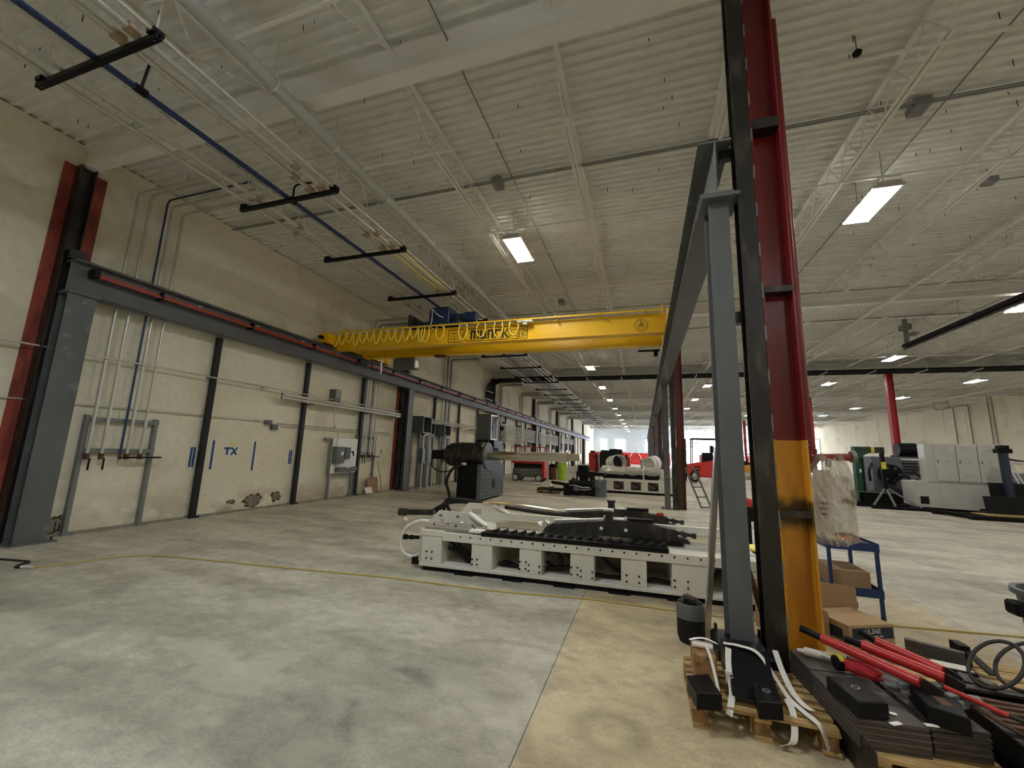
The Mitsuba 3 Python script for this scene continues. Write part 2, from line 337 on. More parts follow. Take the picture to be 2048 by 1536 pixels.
for x0, x1 in ((-2.9, -0.1), (-0.1, -2.9)):
    part(wf, 'brace', bar((x0, YF - .2, 0.6), (x1, YF - .2, 5.6), .12, .12), 'mat_white')
for i, (a, b, c, d) in enumerate(holes):
    if c > 0:
        w = thing(f'window_{i + 1}', 'bright daylit window pane in the far wall', kind='structure')
        part(w, 'pane', {**mikit.ply(span(a, b, YF + .08, YF + .1, c, d), 'mat_white'), 'emitter': EM_day}, None)
        part(w, 'window_frame', join(span(a, b, YF - .02, YF + .1, c - .05, c), span(a, b, YF - .02, YF + .1, d, d + .05), span(a - .05, a, YF - .02, YF + .1, c, d), span(b, b + .05, YF - .02, YF + .1, c, d)), 'mat_strut')
d2 = thing('door_2', 'wide open dock doors flooded with daylight at the far end of the right wall', kind='structure')
part(d2, 'daylight', {**mikit.ply(span(XR - .03, XR - .01, 66, 79, .3, 4.6), 'mat_white'), 'emitter': EM_day}, None)
part(d2, 'door_frame', join(span(XR - .06, XR, 65.8, 66, 0, 4.8), span(XR - .06, XR, 79, 79.2, 0, 4.8), span(XR - .06, XR, 66, 79, 4.6, 4.8)), 'mat_strut')
dd = thing('door_1', 'raised sectional dock door flooded with daylight', kind='structure')
for k in range(4): part(dd, 'door_panel', span(4.6, 9.4, YF + .02, YF + .07, 3.2 + k * .5, 3.66 + k * .5), 'mat_white')
part(dd, 'daylight', {**mikit.ply(span(4.4, 9.6, YF + .6, YF + .62, 0, 3.4), 'mat_white'), 'emitter': EM_day}, None, label='daylight behind the dock opening')

# ------------------------------------------------------------------ girders and joists
def where(i): return ['behind the viewer', 'nearest, overhead', 'behind the crane', 'at the second red column', 'fourth from the front', 'fifth from the front', 'sixth from the front', 'seventh from the front', 'last before the far wall'][i]
for i, y in enumerate(COLY):
    y -= 0.13
    g = thing('roof_girder', f'pale grey steel roof girder crossing the hall, {where(i)}', 'girder')
    part(g, 'beam', extr(isec(0.40, 0.20, 0.018, 0.012), (XL, y, 6.40), (XR, y, 6.40)), 'mat_girder')
    part(g, 'bearing_plate', span(XL, XL + .3, y - .13, y + .13, 6.18, 6.2), 'mat_girder')
JX = [-7.03 + 2.03 * i for i in range(15)]
def joist(x, y0, y1, detail):
    ch = []
    zt, zb = 6.60, 6.07
    top = join(extr(lsec(.045, .045, .006), (x + .012, y0, zt - .045), (x + .012, y1, zt - .045)), extr(lsec(.045, .045, .006), (x - .012, y1, zt - .045), (x - .012, y0, zt - .045)))
    bot = join(span(x + .010, x + .055, y0 + 1.0, y1 - 1.0, zb, zb + .006), span(x + .010, x + .016, y0 + 1.0, y1 - 1.0, zb, zb + .045), span(x - .055, x - .010, y0 + 1.0, y1 - 1.0, zb, zb + .006), span(x - .016, x - .010, y0 + 1.0, y1 - 1.0, zb, zb + .045))
    webs = []; n = int((y1 - y0 - 2) / 0.61) if detail else int((y1 - y0 - 2) / 0.8); s = (y1 - y0 - 2) / n; p = None
    pts = [(y0 + .1, zt - .04)] + [q for k in range(n) for q in ((y0 + 1 + k * s, zb + .02), (y0 + 1 + (k + .5) * s, zt - .03))] + [(y1 - 1, zb + .02), (y1 - .1, zt - .04)]
    for a, b in zip(pts[:-1], pts[1:]): webs.append(rod((x, *a), (x, *b), .0095, 6 if detail else 4))
    seat = join(span(x - .06, x + .06, y0 - .1, y0 + .06, 6.58, 6.645), span(x - .06, x + .06, y1 - .06, y1 + .1, 6.58, 6.645))
    return top, bot, webs, seat
BAY = ['bay behind the viewer', 'bay over the crane', 'bay beyond the crane'] + [f'{o} bay ahead' for o in ('fourth', 'fifth', 'sixth', 'seventh', 'last')]
for bi in range(len(COLY) - 1):
    y0, y1 = COLY[bi] - .13, COLY[bi + 1] - .13
    near = bi <= 1
    for xi, x in enumerate(JX):
        if not near and bi > 5 and xi % 1: continue
        place = ORD[xi]
        jn = thing('roof_joist', f'open web roof joist, {place} from the left wall, {BAY[bi]}', 'roof joist')
        top, bot, webs, seat = joist(x, y0, y1, near)
        part(jn, 'top_chord', join(top, seat), 'mat_joist'); part(jn, 'bottom_chord', bot, 'mat_joist')
        if near and xi < 9:
            for w in webs: part(jn, 'web_rod', w, 'mat_joist')
        else: part(jn, 'web_rods', join(webs), 'mat_joist')
    for fy in (y0 + 1.1, y0 + 3.45, y0 + 6.7, y1 - 1.1):
        br = thing('bridging_angle', f'thin pale bridging angle under the joists, {ORD[int((fy - y0) / 2.4)]} in the {BAY[bi]}', 'bridging angle', 'bridging angles under the roof joists')
        part(br, 'angle', extr(lsec(.03, .03, .004), (JX[0], fy, 6.036), (XR - .1, fy, 6.036)), 'mat_joist')
    for fy in (y0 + 2.55,):
        c2 = thing('ceiling_conduit', f'pair of thin conduits running across below the deck, {BAY[bi]}', 'conduit')
        for dy in (0, .05): part(c2, 'pipe', rod((XL + .1, fy + dy, 6.53), (XR - .1, fy + dy, 6.53), .014, 6), 'mat_strut', smooth=40)

# ------------------------------------------------------------------ lamps
for x, rn in ((-2.2, 'leftmost'), (4.05, 'second'), (10.22, 'third'), (16.5, 'rightmost')):
    t = thing('lamp_feed_conduit', f'thin conduit below the deck feeding the {rn} lamp row', 'conduit')
    part(t, 'tube', rod((x, -8.5, 6.565), (x, 66, 6.565), .012, 6), 'mat_strut', smooth=40)
rows = [(-2.5, 'leftmost'), (3.75, 'second from left'), (9.92, 'third from left'), (16.2, 'rightmost')]
for ri, (x, rn) in enumerate(rows):
    for k in range(-2, 12):
        y = 7.78 + 6.25 * k
        o = k - (0 if ri < 2 else 0)
        t = thing('high_bay_lamp', f'glowing linear high-bay lamp, {("just behind the viewer", "out of frame overhead")[k + 2] if k < 0 else ORD[k] + " from the front"} of the {rn} lamp row', 'lamp', f'high-bay lamps of the {rn} row')
        z = 5.92; em = EM_warm if ri == 0 and k >= 0 else EM_white
        if ri == 0 and k == -1: em = EM_cool
        part(t, 'housing', join(span(x - .165, x + .165, y - .56, y + .56, z + .012, z + .07), span(x - .20, x + .20, y - .56, y - .53, z - .02, z + .03), span(x - .20, x + .20, y + .53, y + .56, z - .02, z + .03)), 'mat_fixture')
        lens = join(span(x - .185, x - .012, y - .53, y + .53, z - .006, z + .006), span(x + .012, x + .185, y - .53, y + .53, z - .006, z + .006))
        part(t, 'lens', {**mikit.ply(lens, 'mat_white'), 'emitter': {**em, 'sampling_weight': float(np.clip((13 / math.hypot(x - 0, max(abs(y - 6) - 2, 1))) ** 1.6, .12, 4))}}, None)
        part(t, 'hanger', join(rod((x, y - .4, z + .08), (x, y - .4, 6.62), .006, 6), rod((x, y + .4, z + .08), (x, y + .4, 6.62), .006, 6)), 'mat_strut')
        if k < 4: part(t, 'ballast_box', span(x - .09, x + .09, y - .12 - 1.4, y + .13 - 1.4, 6.48, 6.6), 'mat_strut')
# ------------------------------------------------------------------ crane runways and columns
def ibeam_y(x, y0, y1, z0, z1, w): return extr(isec(z1 - z0, w, .02, .014), (x, y0, (z0 + z1) / 2), (x, y1, (z0 + z1) / 2))
ZB0, ZB1 = 3.93, 4.47
for side, x, lab in (('left', -8.86, 'grey crane runway beam along the left wall with red conductor bars'), ('right', 0.67, 'grey crane runway beam on the right row of grey columns')):
    t = thing('runway_beam', lab, 'crane beam')
    y = 3.66
    while y < 72:
        part(t, 'beam', ibeam_y(x, y, min(y + 10.13, 72) - .01, ZB0, ZB1, .28), 'mat_grey'); y += 10.13
    s = 1 if side == 'left' else -1
    part(t, 'rail', join(span(x - .035, x + .035, 3.7, 72, ZB1, ZB1 + .05), span(x - .055, x + .055, 3.7, 72, ZB1, ZB1 + .012)), 'mat_blacksteel')
    if side == 'left':
        for k in range(4):
            part(t, 'conductor_bar', span(x + .10 + .025 * k, x + .115 + .025 * k, 3.95, 70, 4.315 - .022 * k, 4.345 - .022 * k), 'mat_conductor', label='red conductor bar')
        part(t, 'end_bracket', span(x + .03, x + .22, 3.88, 3.95, 4.24, 4.38), 'mat_black')
        for k in range(34): part(t, 'hanger_clip', join(span(x + .02, x + .20, 4.9 + k * 1.9, 4.93 + k * 1.9, 4.225, 4.25), span(x + .09, x + .20, 4.9 + k * 1.9, 4.93 + k * 1.9, 4.25, 4.38)), 'mat_black')
        for k in range(28): part(t, 'insulator', span(x + .12, x + .15, 5.6 + k * 1.35, 5.65 + k * 1.35, 4.35, 4.37), 'mat_white')
def hcol(x, y, z0, z1, d, w, tf=.016, tw=.012, along='x'):
    """column; along = direction of its depth"""
    return extr(isec(d, w, tf, tw), (x, y, z0), (x, y, z1), up=(1, 0, 0) if along == 'x' else (0, 1, 0))
names = ['nearest', 'second', 'third', 'fourth', 'fifth', 'sixth', 'seventh']
for i, y in enumerate(COLY[1:]):
    if i > 6: break
    t = thing('runway_column', f'grey H-section crane column by the left wall, {names[i]} to the viewer', 'column')
    part(t, 'shaft', hcol(-8.90, y, .02, ZB0 - .025, .26, .36, along='x'), 'mat_grey')
    part(t, 'cap_plate', span(-9.06, -8.72, y - .2, y + .2, ZB0 - .025, ZB0), 'mat_grey')
    part(t, 'base_plate', span(-9.1, -8.66, y - .26, y + .26, 0, .02), 'mat_grey')
    for sx in (-.15, .15):
        for sy in (-.22, .22): part(t, 'anchor_bolt', rod((-8.88 + sx, y + sy, .02), (-8.88 + sx, y + sy, .075), .014, 8), 'mat_blacksteel')
    b = thing('building_column', f'red primed wall column with black steel post in front, {names[i]} on the left wall', 'column')
    part(b, 'red_flange', span(XL, XL + .04, y - .40, y + .17, 0, 6.18), 'mat_redprimer')
    part(b, 'black_post', hcol(-9.07, y - .16, 0, 6.2, .2, .2, along='y'), 'mat_blacksteel', label='black H-section post')
    part(b, 'tie_plate', span(-9.1, -8.85, y - .22, y - .02, ZB1 + .02, ZB1 + .18), 'mat_blacksteel')
for i, y in enumerate(COLY[1:]):
    if i > 6: break
    t = thing('runway_column', f'grey H-section crane column of the right row, {names[i]} to the viewer', 'column')
    part(t, 'shaft', hcol(.685, y, .02 if i else .2, ZB0 - .03, .25, .165, along='y'), 'mat_grey')
    part(t, 'cap_plate', span(.54, .85, y - .2, y + .17, ZB0 - .03, ZB0), 'mat_grey')
    part(t, 'base_plate', span(.5, .9, y - .2, y + .2, 0, .02) if i else cbox(.5, .93, y - .24, y + .2, 0, .2, .02), 'mat_grey' if i else 'mat_black')
    for sx in (-.16, .16):
        for sy in (-.16, .16): part(t, 'anchor_bolt', rod((.70 + sx, y + sy, .0), (.70 + sx, y + sy, .07 if i else .25), .013, 8), 'mat_blacksteel')
    # dark red building column with yellow foot and welded black post
    rc = thing('building_column', f'dark red H-section building column with yellow lower end, {names[i]} to the viewer' if i == 0 else f'dark red building column beside the grey runway column, {names[i]} to the viewer', 'column')
    zf = 1.765 if i == 0 else 1.9
    foot = 'mat_yellowcol' if i == 0 else 'mat_rust'
    part(rc, 'upper_shaft', hcol(1.10, y, zf, 6.2, .235, .25, .016, .012, 'x'), 'mat_redpaint')
    part(rc, 'painted_foot', hcol(1.10, y, .0, zf, .235, .25, .016, .012, 'x'), foot, label='yellow painted foot' if i == 0 else 'bare rusty foot')
    part(rc, 'black_post', hcol(.90, y - .09, 0, 6.2, .16, .135, .014, .012, 'y'), 'mat_blacksteel', label='black H-section post welded along the column')
    if i == 0:
        for z in (1.20, 3.02, 4.58): part(rc, 'stiffener_plate', span(.995, 1.205, y - .13, y - .006, z - .025, z + .025 if z < 4 else z + .075), 'mat_blacksteel')
        for k in range(16):
            z = .35 + k * .37
            part(rc, 'stitch_weld', span(.970, .981, y - .163, y - .152, z, z + .13), 'mat_strut')
        part(rc, 'tie_bracket', span(.73, .83, y - .06, y + .0, 4.36, 4.46), 'mat_blacksteel'); part(rc, 'tie_bracket', span(.775, .83, y - .08, y + .02, 2.76, 2.86), 'mat_blacksteel')
for i, y in enumerate(COLY[1:]):
    if i < 1 or i > 7: continue
    for x in (11.45,):
        c = thing('building_column', f'bright red H-section column standing in the open hall at right, {ORD[i]} bay from the front', 'column')
        part(c, 'shaft', hcol(x, y, 0, 6.2, .26, .25, along='x'), 'mat_redcolumn')
        part(c, 'base_plate', span(x - .22, x + .22, y - .22, y + .22, 0, .025), 'mat_redcolumn')
# ------------------------------------------------------------------ ceiling pipes
RY = [2.13, 4.64, 6.6, 8.95, 11.2, 13.5, 15.75, 18.2, 20.6, 22.35, 25.0, 27.4, 30.0, 32.4, 34.7, 37.6, 40.2, 43, 46, 49, 52, 55, 58, 61, 64]
for i, y in enumerate(RY):
    o = ORD[i] if i < 16 else f'{i + 1}th'
    t = thing('pipe_trapeze', f'black strut trapeze carrying the ceiling pipes, {o} from the viewer', 'pipe hanger', 'black pipe trapezes under the roof')
    part(t, 'strut', extr(Polygon([(-.03, -.03), (.03, -.03), (.03, .03), (.012, .03), (.012, -.018), (-.012, -.018), (-.012, .03), (-.03, .03)]), (-6.58, y, 5.58), (-4.53, y, 5.58)), 'mat_black')
    for x in (-6.5, -4.6): part(t, 'hanger_rod', rod((x, y, 5.55), (x, y, ZD - .02), .008, 6), 'mat_joist')
    for x in (-6.5, -4.6): part(t, 'channel_clip', span(x - .055, x + .055, y - .05, y + .05, 5.61, 5.66), 'mat_black')
def run(name, lab, x, z, r, mt, y0=-8.8, y1=66, fit=(), fitm='mat_coupling', fr=1.5):
    t = thing(name, lab, 'pipe')
    part(t, 'tube', rod((x, y0, z), (x, y1, z), r, 14), mt, smooth=40)
    for y in fit: part(t, 'coupling', rod((x, y - .05, z), (x, y + .05, z), r * fr, 14), fitm, smooth=40)
run('steel_pipe', 'pale steel pipe on the trapezes, nearest the left wall', -6.38, 5.66, .034, 'mat_palepipe', fit=[1.2, 5.6, 9.6, 13.2, 19, 25], fr=1.4)
run('steel_pipe', 'pale steel pipe on the trapezes, second from the left wall', -6.12, 5.66, .034, 'mat_palepipe', fit=[1.5, 4.56, 5.45, 9.8, 13.6, 19, 25], fr=1.4)
run('steel_pipe', 'steel pipe with grooved couplings on the trapezes, left of its pair', -5.04, 5.66, .034, 'mat_palepipe', fit=[2.05, 4.28, 4.58, 6.0, 6.5, 8.86, 13.4, 17], fr=1.75)
run('steel_pipe', 'steel pipe with grooved couplings on the trapezes, right of its pair', -4.82, 5.66, .034, 'mat_palepipe', fit=[2.05, 4.08, 4.58, 6.0, 6.5, 8.86, 13.4, 17], fr=1.75)
run('steel_pipe', 'thin pale pipe at the right end of the trapezes', -4.60, 5.645, .02, 'mat_palepipe')
t = thing('air_pipe', 'blue painted compressed-air pipe on the trapezes', 'pipe')
part(t, 'tube', rod((-5.57, -8.8, 5.655), (-5.57, 66, 5.655), .036, 14), 'mat_bluepaint', smooth=40)
for y in (2.55, 4.75, 13.0):
    part(t, 'branch', bend([(-5.57, y, 5.66), (-5.57, y, 5.95), (-5.2, y + .02, 5.95)] if y > 4 else [(-5.57, y, 5.66), (-5.5, y, 6.0)], .016, 8), 'mat_black', smooth=40)
    part(t, 'valve', rod((-5.57, y - .06, 5.66), (-5.57, y + .06, 5.66), .05, 10), 'mat_black')
for i, (x0, y0) in enumerate(((-4.82, 7.2), (-5.04, 7.4))):
    solo('yellow_cable', tube([(x0 + .05, 6.65, 5.70), (x0 + .06, 7.2, 5.69), (x0 + .03, 7.9, 5.70), (x0 + .06, 8.9, 5.70)], .012, 6), 'mat_yellowcable', f'thin yellow cable laid along the {"right" if i == 0 else "left"} coupled steel pipe', 'cable', smooth=True)
t = thing('roof_drain_pipe', 'large pale grey round pipe hung on clevis hangers under the roof', 'pipe')
part(t, 'tube', rod((-4.33, -8.8, 6.03), (-4.33, 14.0, 6.03), .088, 20), 'mat_duct', smooth=40)
part(t, 'elbow', bend([(-4.33, 13.9, 6.03), (-4.33, 14.9, 6.03), (-3.4, 18.9, 5.98)], .085, 14, .25), 'mat_duct', smooth=40)
for y in (.9, 3.2, 4.27, 5.54, 6.59, 7.43, 8.44, 9.6, 10.8, 12):
    h = part(t, 'clevis_hanger', join(ring((-4.33, y - .015, 6.03), (-4.33, y + .015, 6.03), .10, .09), rod((-4.33, y, 6.12), (-4.33, y, ZD - .03), .007, 6), span(-4.37, -4.29, y - .015, y + .015, 6.12, 6.15)), 'mat_galv')
def sprinkler(x, z, r, lab, y0, y1):
    t = thing('sprinkler_main', lab, 'pipe')
    part(t, 'tube', rod((x, y0, z), (x, y1, z), r, 14), 'mat_joist', smooth=40)
    y = y0 + 1.2
    while y < min(y1, 40):
        part(t, 'hanger', join(ring((x, y - .012, z), (x, y + .012, z), r + .012, r + .003), rod((x, y, z + r), (x, y, ZD - .03), .006, 5)), 'mat_joist'); y += 3.1
sprinkler(6.62, 6.12, .05, 'pale sprinkler main passing under the girders right of the red column', 2, 60)
sprinkler(13.4, 6.12, .05, 'pale sprinkler main beside the third lamp row', 2, 66)
sprinkler(19.6, 6.12, .05, 'pale sprinkler main near the right wall', 4, 72)
t = thing('tube_heater', 'dark radiant tube heater hung under the roof at the right', 'heater')
part(t, 'reflector', extr(Polygon([(-.14, 0), (.14, 0), (.09, .10), (-.09, .10)]), (8.72, 7.5, 5.62), (8.72, 17.1, 5.62)), 'mat_blackmatte')
part(t, 'tube', rod((8.72, 7.4, 5.58), (8.72, 17.2, 5.58), .04, 10), 'mat_blacksteel', smooth=40)
part(t, 'flue', join(rod((8.72, 17.0, 5.7), (8.72, 17.0, 6.6), .07, 12), span(8.6, 8.84, 16.85, 17.15, 6.2, 6.4)), 'mat_strut')
for y in (8.5, 11.5, 14.5, 16.5): part(t, 'chain', rod((8.72, y, 5.7), (8.72, y, 6.6), .006, 4), 'mat_strut')
# black conduit bank that rises from the left wall and crosses the hall
t = thing('conduit_bank', 'bank of black conduits bending up the left wall and crossing under the roof', 'conduit')
for k in range(6):
    yy = 22.75 + k * .17
    part(t, 'conduit', bend([(-9.08, yy, 3.9), (-9.08, yy, 5.92), (-7.2, yy, 5.92), (22, yy, 5.92)], .052, 10, .8), 'mat_black', smooth=40)
for x in np.arange(-6.8, 22, 1.9): part(t, 'bracket', join(span(x - .02, x + .02, 22.6, 23.8, 5.835, 5.865), rod((x, 22.62, 5.85), (x, 22.62, ZD - .03), .007, 5), rod((x, 23.78, 5.85), (x, 23.78, ZD - .03), .007, 5)), 'mat_joist')
for z in (4.7, 5.2): part(t, 'wall_strap', span(-9.19, -9.01, 22.6, 23.75, z, z + .04), 'mat_galv')

t = thing('heat_detector', 'small black round detector below the deck right of the nearest red column', 'detector')
part(t, 'head', lathe([(0, 0), (.04, .01), (.05, .04), (.03, .07), (0, .07)], (2.5, 5.09, 6.36), n=16), 'mat_black', smooth=35); part(t, 'stem', rod((2.5, 5.09, 6.42), (2.5, 5.09, 6.64), .008, 6), 'mat_strut')
t = thing('ceiling_box', 'small dark junction box below the deck right of the second lamp row', 'junction box')
part(t, 'box', cbox(5.61, 5.77, 8.27, 8.45, 6.36, 6.46, .006), 'mat_strut'); part(t, 'stem', rod((5.69, 8.36, 6.46), (5.69, 8.36, 6.64), .01, 6), 'mat_strut'); part(t, 'feed', rod((5.77, 8.36, 6.41), (9.9, 8.36, 6.41), .01, 6), 'mat_strut')
# ------------------------------------------------------------------ left wall services
n_post = 0
for b in range(7):
    for k, dy in enumerate((2.54, 5.15, 7.64)):
        y = COLY[b + 1] + dy
        if y > 68: continue
        n_post += 1
        t = thing('wall_post', f'black steel square post against the left wall below the crane beam, {ORD[n_post - 1] if n_post < 17 else str(n_post) + "th"} from the viewer', 'post', 'black posts along the left wall')
        part(t, 'shaft', extr(hollow(.10, .10, .008), (-9.10, y, .01), (-9.10, y, ZB0 - .005), up=(0, 1, 0)), 'mat_post')
        part(t, 'foot_plate', span(XL + .003, -9.02, y - .1, y + .1, 0, .012 + .03), 'mat_post')
for z, x, lab, y1 in ((3.0, -9.03, 'upper thin bright conduit along the left wall', 13.6), (2.155, -9.15, 'lower thin conduit along the left wall', 7.9)):
    t = thing('wall_conduit', lab, 'conduit')
    part(t, 'tube', rod((x, YB, z), (x, y1, z), .017 if z > 2.5 else .013, 10), 'mat_galv', smooth=40)
    for k in range(9): part(t, 'strap', span(XL, x, .9 + k * 1.35, .93 + k * 1.35, z - .02, z + .02), 'mat_strut')
t = thing('wall_conduit', 'two thin conduits leaving the small junction boxes on the left wall', 'conduit')
for z in (2.135, 2.065): part(t, 'tube', rod((-9.15, 8.2, z), (-9.15, 13.3, z), .012, 8), 'mat_galv', smooth=40)
for i, (y0, y1, z0, z1) in enumerate(((7.88, 8.05, 2.09, 2.19), (8.07, 8.24, 1.96, 2.09))):
    t = thing('junction_box', f'small grey junction box on the wall above the tape marks, {"upper left" if i == 0 else "lower right"} of two', 'junction box')
    part(t, 'box', cbox(XL, -9.1, y0, y1, z0, z1), 'mat_boxgrey')
    for k in range(2): part(t, 'connector', rod((-9.13, y1, z0 + .03 + .05 * k), (-9.13, y1 + .06, z0 + .03 + .05 * k), .016, 8), 'mat_white')
t = thing('stored_conduit', 'two fat bright conduits held off the left wall on arms', 'conduit')
for z in (2.875, 2.785): part(t, 'tube', join(ring((-8.92, 8.06, z), (-8.92, 13.5, z), .042, .034, 16)), 'mat_palepipe', smooth=40)
for y in (9.1, 11.6, 13.2): part(t, 'arm', span(XL + .004, -8.86, y - .02, y + .02, 2.71, 2.74), 'mat_strut')

def riser_group(tag, ys, ztop, zbot, xs, mats, out):
    for k, y in enumerate(ys):
        t = thing('riser_pipe', f'{mats[k][1]} riser pipe on the left wall, {ORD[k]} in the {tag} group', 'pipe')
        part(t, 'tube', bend([(xs, y, zbot), (xs, y, ztop[k]), (out, y + (.0), ztop[k])], mats[k][2], 10, .12), mats[k][0], smooth=40)
        if zbot < 2:
            v = part(t, 'ball_valve', rod((xs, y, zbot - .10), (xs, y, zbot), mats[k][2] * 1.5, 10), 'mat_rust')
            part(t, 'valve_handle', span(xs + .01, xs + .03, y + .03, y + .05, zbot - .28, zbot - .08) if k < 2 else span(xs + .02, xs + .04, y - .02, y + .16, zbot - .08, zbot - .06), 'mat_black')
gm = [('mat_palepipe', 'bright steel', .026), ('mat_palepipe', 'bright steel', .026), ('mat_bluepaint', 'thin blue', .018), ('mat_palepipe', 'bright steel', .026), ('mat_palepipe', 'bright steel', .026)]
riser_group('nearest', [4.45, 4.65, 4.92, 5.02, 5.23], [6.22, 6.32, 6.38, 6.30, 6.26], 1.33, -9.06, gm, -6.85)
riser_group('second', [11.62, 11.75, 11.93, 12.06, 12.24], [6.05, 6.05, 5.95, 6.05, 6.0], 1.33, -9.06, gm, -7.5)
for i, (y0, y1) in enumerate(((4.40, 5.45), (11.42, 12.4))):
    t = thing('pipe_support_frame', f'grey strut frame holding the {("nearest", "second")[i]} group of riser pipes', 'pipe frame')
    for y in (y0, y1): part(t, 'upright', span(XL, -9.11, y - .03, y + .03, 0, 1.99), 'mat_strut')
    for z in (1.92, 1.38): part(t, 'crossbar', span(-9.175, -9.095, y0 - .03, y1 + .03, z - .035, z + .035), 'mat_strut')
    part(t, 'foot_plate', span(XL, -9.02, y0 - .08, y0 + .08, 0, .04), 'mat_strut'); part(t, 'foot_plate', span(XL, -9.02, y1 - .08, y1 + .08, 0, .04), 'mat_strut')
    part(t, 'drip_bar', span(-9.0, -8.97, y0 + .55, y1 + .1, 1.245, 1.275), 'mat_black')
far_groups = [('third', 17.35), ('fourth', 25.0), ('fifth', 30.0), ('sixth', 35.3), ('seventh', 40.5), ('eighth', 45.2), ('ninth', 50.5)]
for tag_, y0 in far_groups:
    t = thing('conduit_group', f'group of vertical conduits high on the left wall, {tag_} from the viewer', 'conduit')
    for k in range(5):
        part(t, 'conduit', bend([(-9.1, y0 + k * .19, .0), (-9.1, y0 + k * .19, 6.2 - .05 * k), (-7.6, y0 + k * .19, 6.2 - .05 * k)], .04, 8, .15), 'mat_galv' if k % 2 == 0 else 'mat_strut', smooth=40)
# tape marks, lettering, damage
for i, (y, z0, z1, w) in enumerate(((6.692, .99, 1.63, .05), (7.72, .93, 1.64, .05), (6.24, 1.05, 1.47, .042), (6.30, 1.05, 1.47, .042), (8.80, 1.07, 1.44, .042), (8.86, 1.07, 1.44, .042))):
    solo('tape_mark', span(XL, XL + .003, y - w / 2, y + w / 2, z0, z1), 'mat_bluetape', ['long blue tape strip left of the taped letters', 'long blue tape strip right of the taped letters', 'short blue tape strip, left of the pair behind the nearest black wall post', 'short blue tape strip, right of the pair behind the nearest black wall post', 'short blue tape strip, left of the pair behind the second black wall post', 'short blue tape strip, right of the pair behind the second black wall post'][i], 'tape')
t = thing('tape_letters', 'blue tape letters TX stuck on the cream wall', 'tape letters')
P = lambda y, z: (XL + .002, y, z)
part(t, 'letter_t', join(bar(P(6.95, 1.46), P(7.13, 1.46), .045, .003, (1, 0, 0)), bar(P(7.03, 1.45), P(7.03, 1.31), .045, .003, (1, 0, 0))), 'mat_bluetape')
part(t, 'letter_x', join(bar(P(7.14, 1.475), P(7.26, 1.31), .042, .003, (1, 0, 0)), bar(P(7.27, 1.475), P(7.13, 1.31), .042, .003, (1, 0, 0))), 'mat_bluetape')
solo('tape_scribble', join(*[bar(P(7.09 + .03 * k, 1.58), P(7.11 + .03 * k, 1.53), .018, .003, (1, 0, 0)) for k in range(4)], bar(P(7.08, 1.535), P(7.21, 1.53), .015, .003, (1, 0, 0))), 'mat_yellowtape', 'small yellow tape crosses above the blue taped letters', 'tape')
solo('tape_letter', text('A', .13, P(12.82, 1.40), (0, 1, 0), (0, 0, 1), .003), 'mat_bluetape', 'small blue letter A on the wall before the second column', 'tape letter')
def patch(y, z, ry, rz_, seed, lab):
    r2 = random.Random(seed); t = thing('wall_damage', lab, 'wall damage')
    def blob(s, n=18): return Polygon([(ry * s * (1 + r2.uniform(-.3, .3)) * math.cos(a), max(rz_ * s * (1 + r2.uniform(-.3, .3)) * math.sin(a), -z + .01)) for a in np.linspace(0, 2 * math.pi, n, endpoint=False)]).buffer(0)
    part(t, 'broken_edge', plate(blob(1), (XL, y, z), (0, 1, 0), (0, 0, 1), .004), 'mat_rust')
    part(t, 'bare_block', plate(blob(.72), (XL + .0005, y, z), (0, 1, 0), (0, 0, 1), .006), 'mat_concrete')
    for q in (-.5, .1, .45): part(t, 'crack', span(XL, XL + .007, y + q * ry, y + q * ry + .014, max(.02, z - rz_ * .7), z + r2.uniform(.1, .6) * rz_), 'mat_void')
patch(7.86, .20, .25, .18, 1, 'large broken patch low on the cream wall under the blue tape')
patch(8.52, .24, .14, .14, 2, 'small broken patch right of the large one, beside the second black post')
patch(7.30, .23, .11, .05, 3, 'small dark scrape left of the large broken patch')
patch(4.28, .17, .14, .16, 4, 'broken patch at the foot of the nearest grey column')
# disconnect board
t = thing('disconnect_board', 'white backing board with grey disconnect boxes on the left wall', 'electrical board')
part(t, 'board', cbox(-9.02, -9.0, 10.17, 11.3, .765, 1.845), 'mat_white')
for y in (10.2, 11.2): part(t, 'strut_leg', span(-9.1, -9.03, y - .03, y + .03, 0, 1.82), 'mat_strut')
part(t, 'top_rail', span(-9.12, -9.02, 9.9, 10.25, 1.78, 1.83), 'mat_strut')
part(t, 'bottom_rail', span(-9.1, -9.02, 10.15, 11.25, .72, .77), 'mat_strut')
b1 = part(t, 'disconnect_box', cbox(-9.0, -8.86, 10.17, 10.57, 1.07, 1.575, .01), 'mat_boxgrey')
part(b1, 'door_panel', cbox(-8.86, -8.85, 10.2, 10.54, 1.1, 1.545, .004), 'mat_boxgrey'); part(b1, 'notice', span(-8.85, -8.848, 10.4, 10.5, 1.32, 1.42), 'mat_paper')
b2 = part(t, 'switch_box', cbox(-9.0, -8.87, 10.62, 10.85, 1.20, 1.56, .01), 'mat_boxgrey')
part(b2, 'lever', join(rod((-8.86, 10.87, 1.42), (-8.80, 10.87, 1.42), .02, 8), bar((-8.8, 10.87, 1.45), (-8.8, 10.9, 1.3), .03, .03)), 'mat_black')
b3 = part(t, 'wireway', cbox(-9.0, -8.87, 10.35, 11.23, .82, .95, .008), 'mat_boxgrey'); part(b3, 'notice', span(-8.87, -8.868, 10.75, 10.85, .92, .95), 'mat_paper')
part(t, 'feed_conduit', bend([(-8.95, 10.3, 1.575), (-8.95, 10.3, 2.0), (-9.0, 10.12, 2.25), (-9.0, 10.12, 2.94)], .018, 8), 'mat_galv', smooth=40)
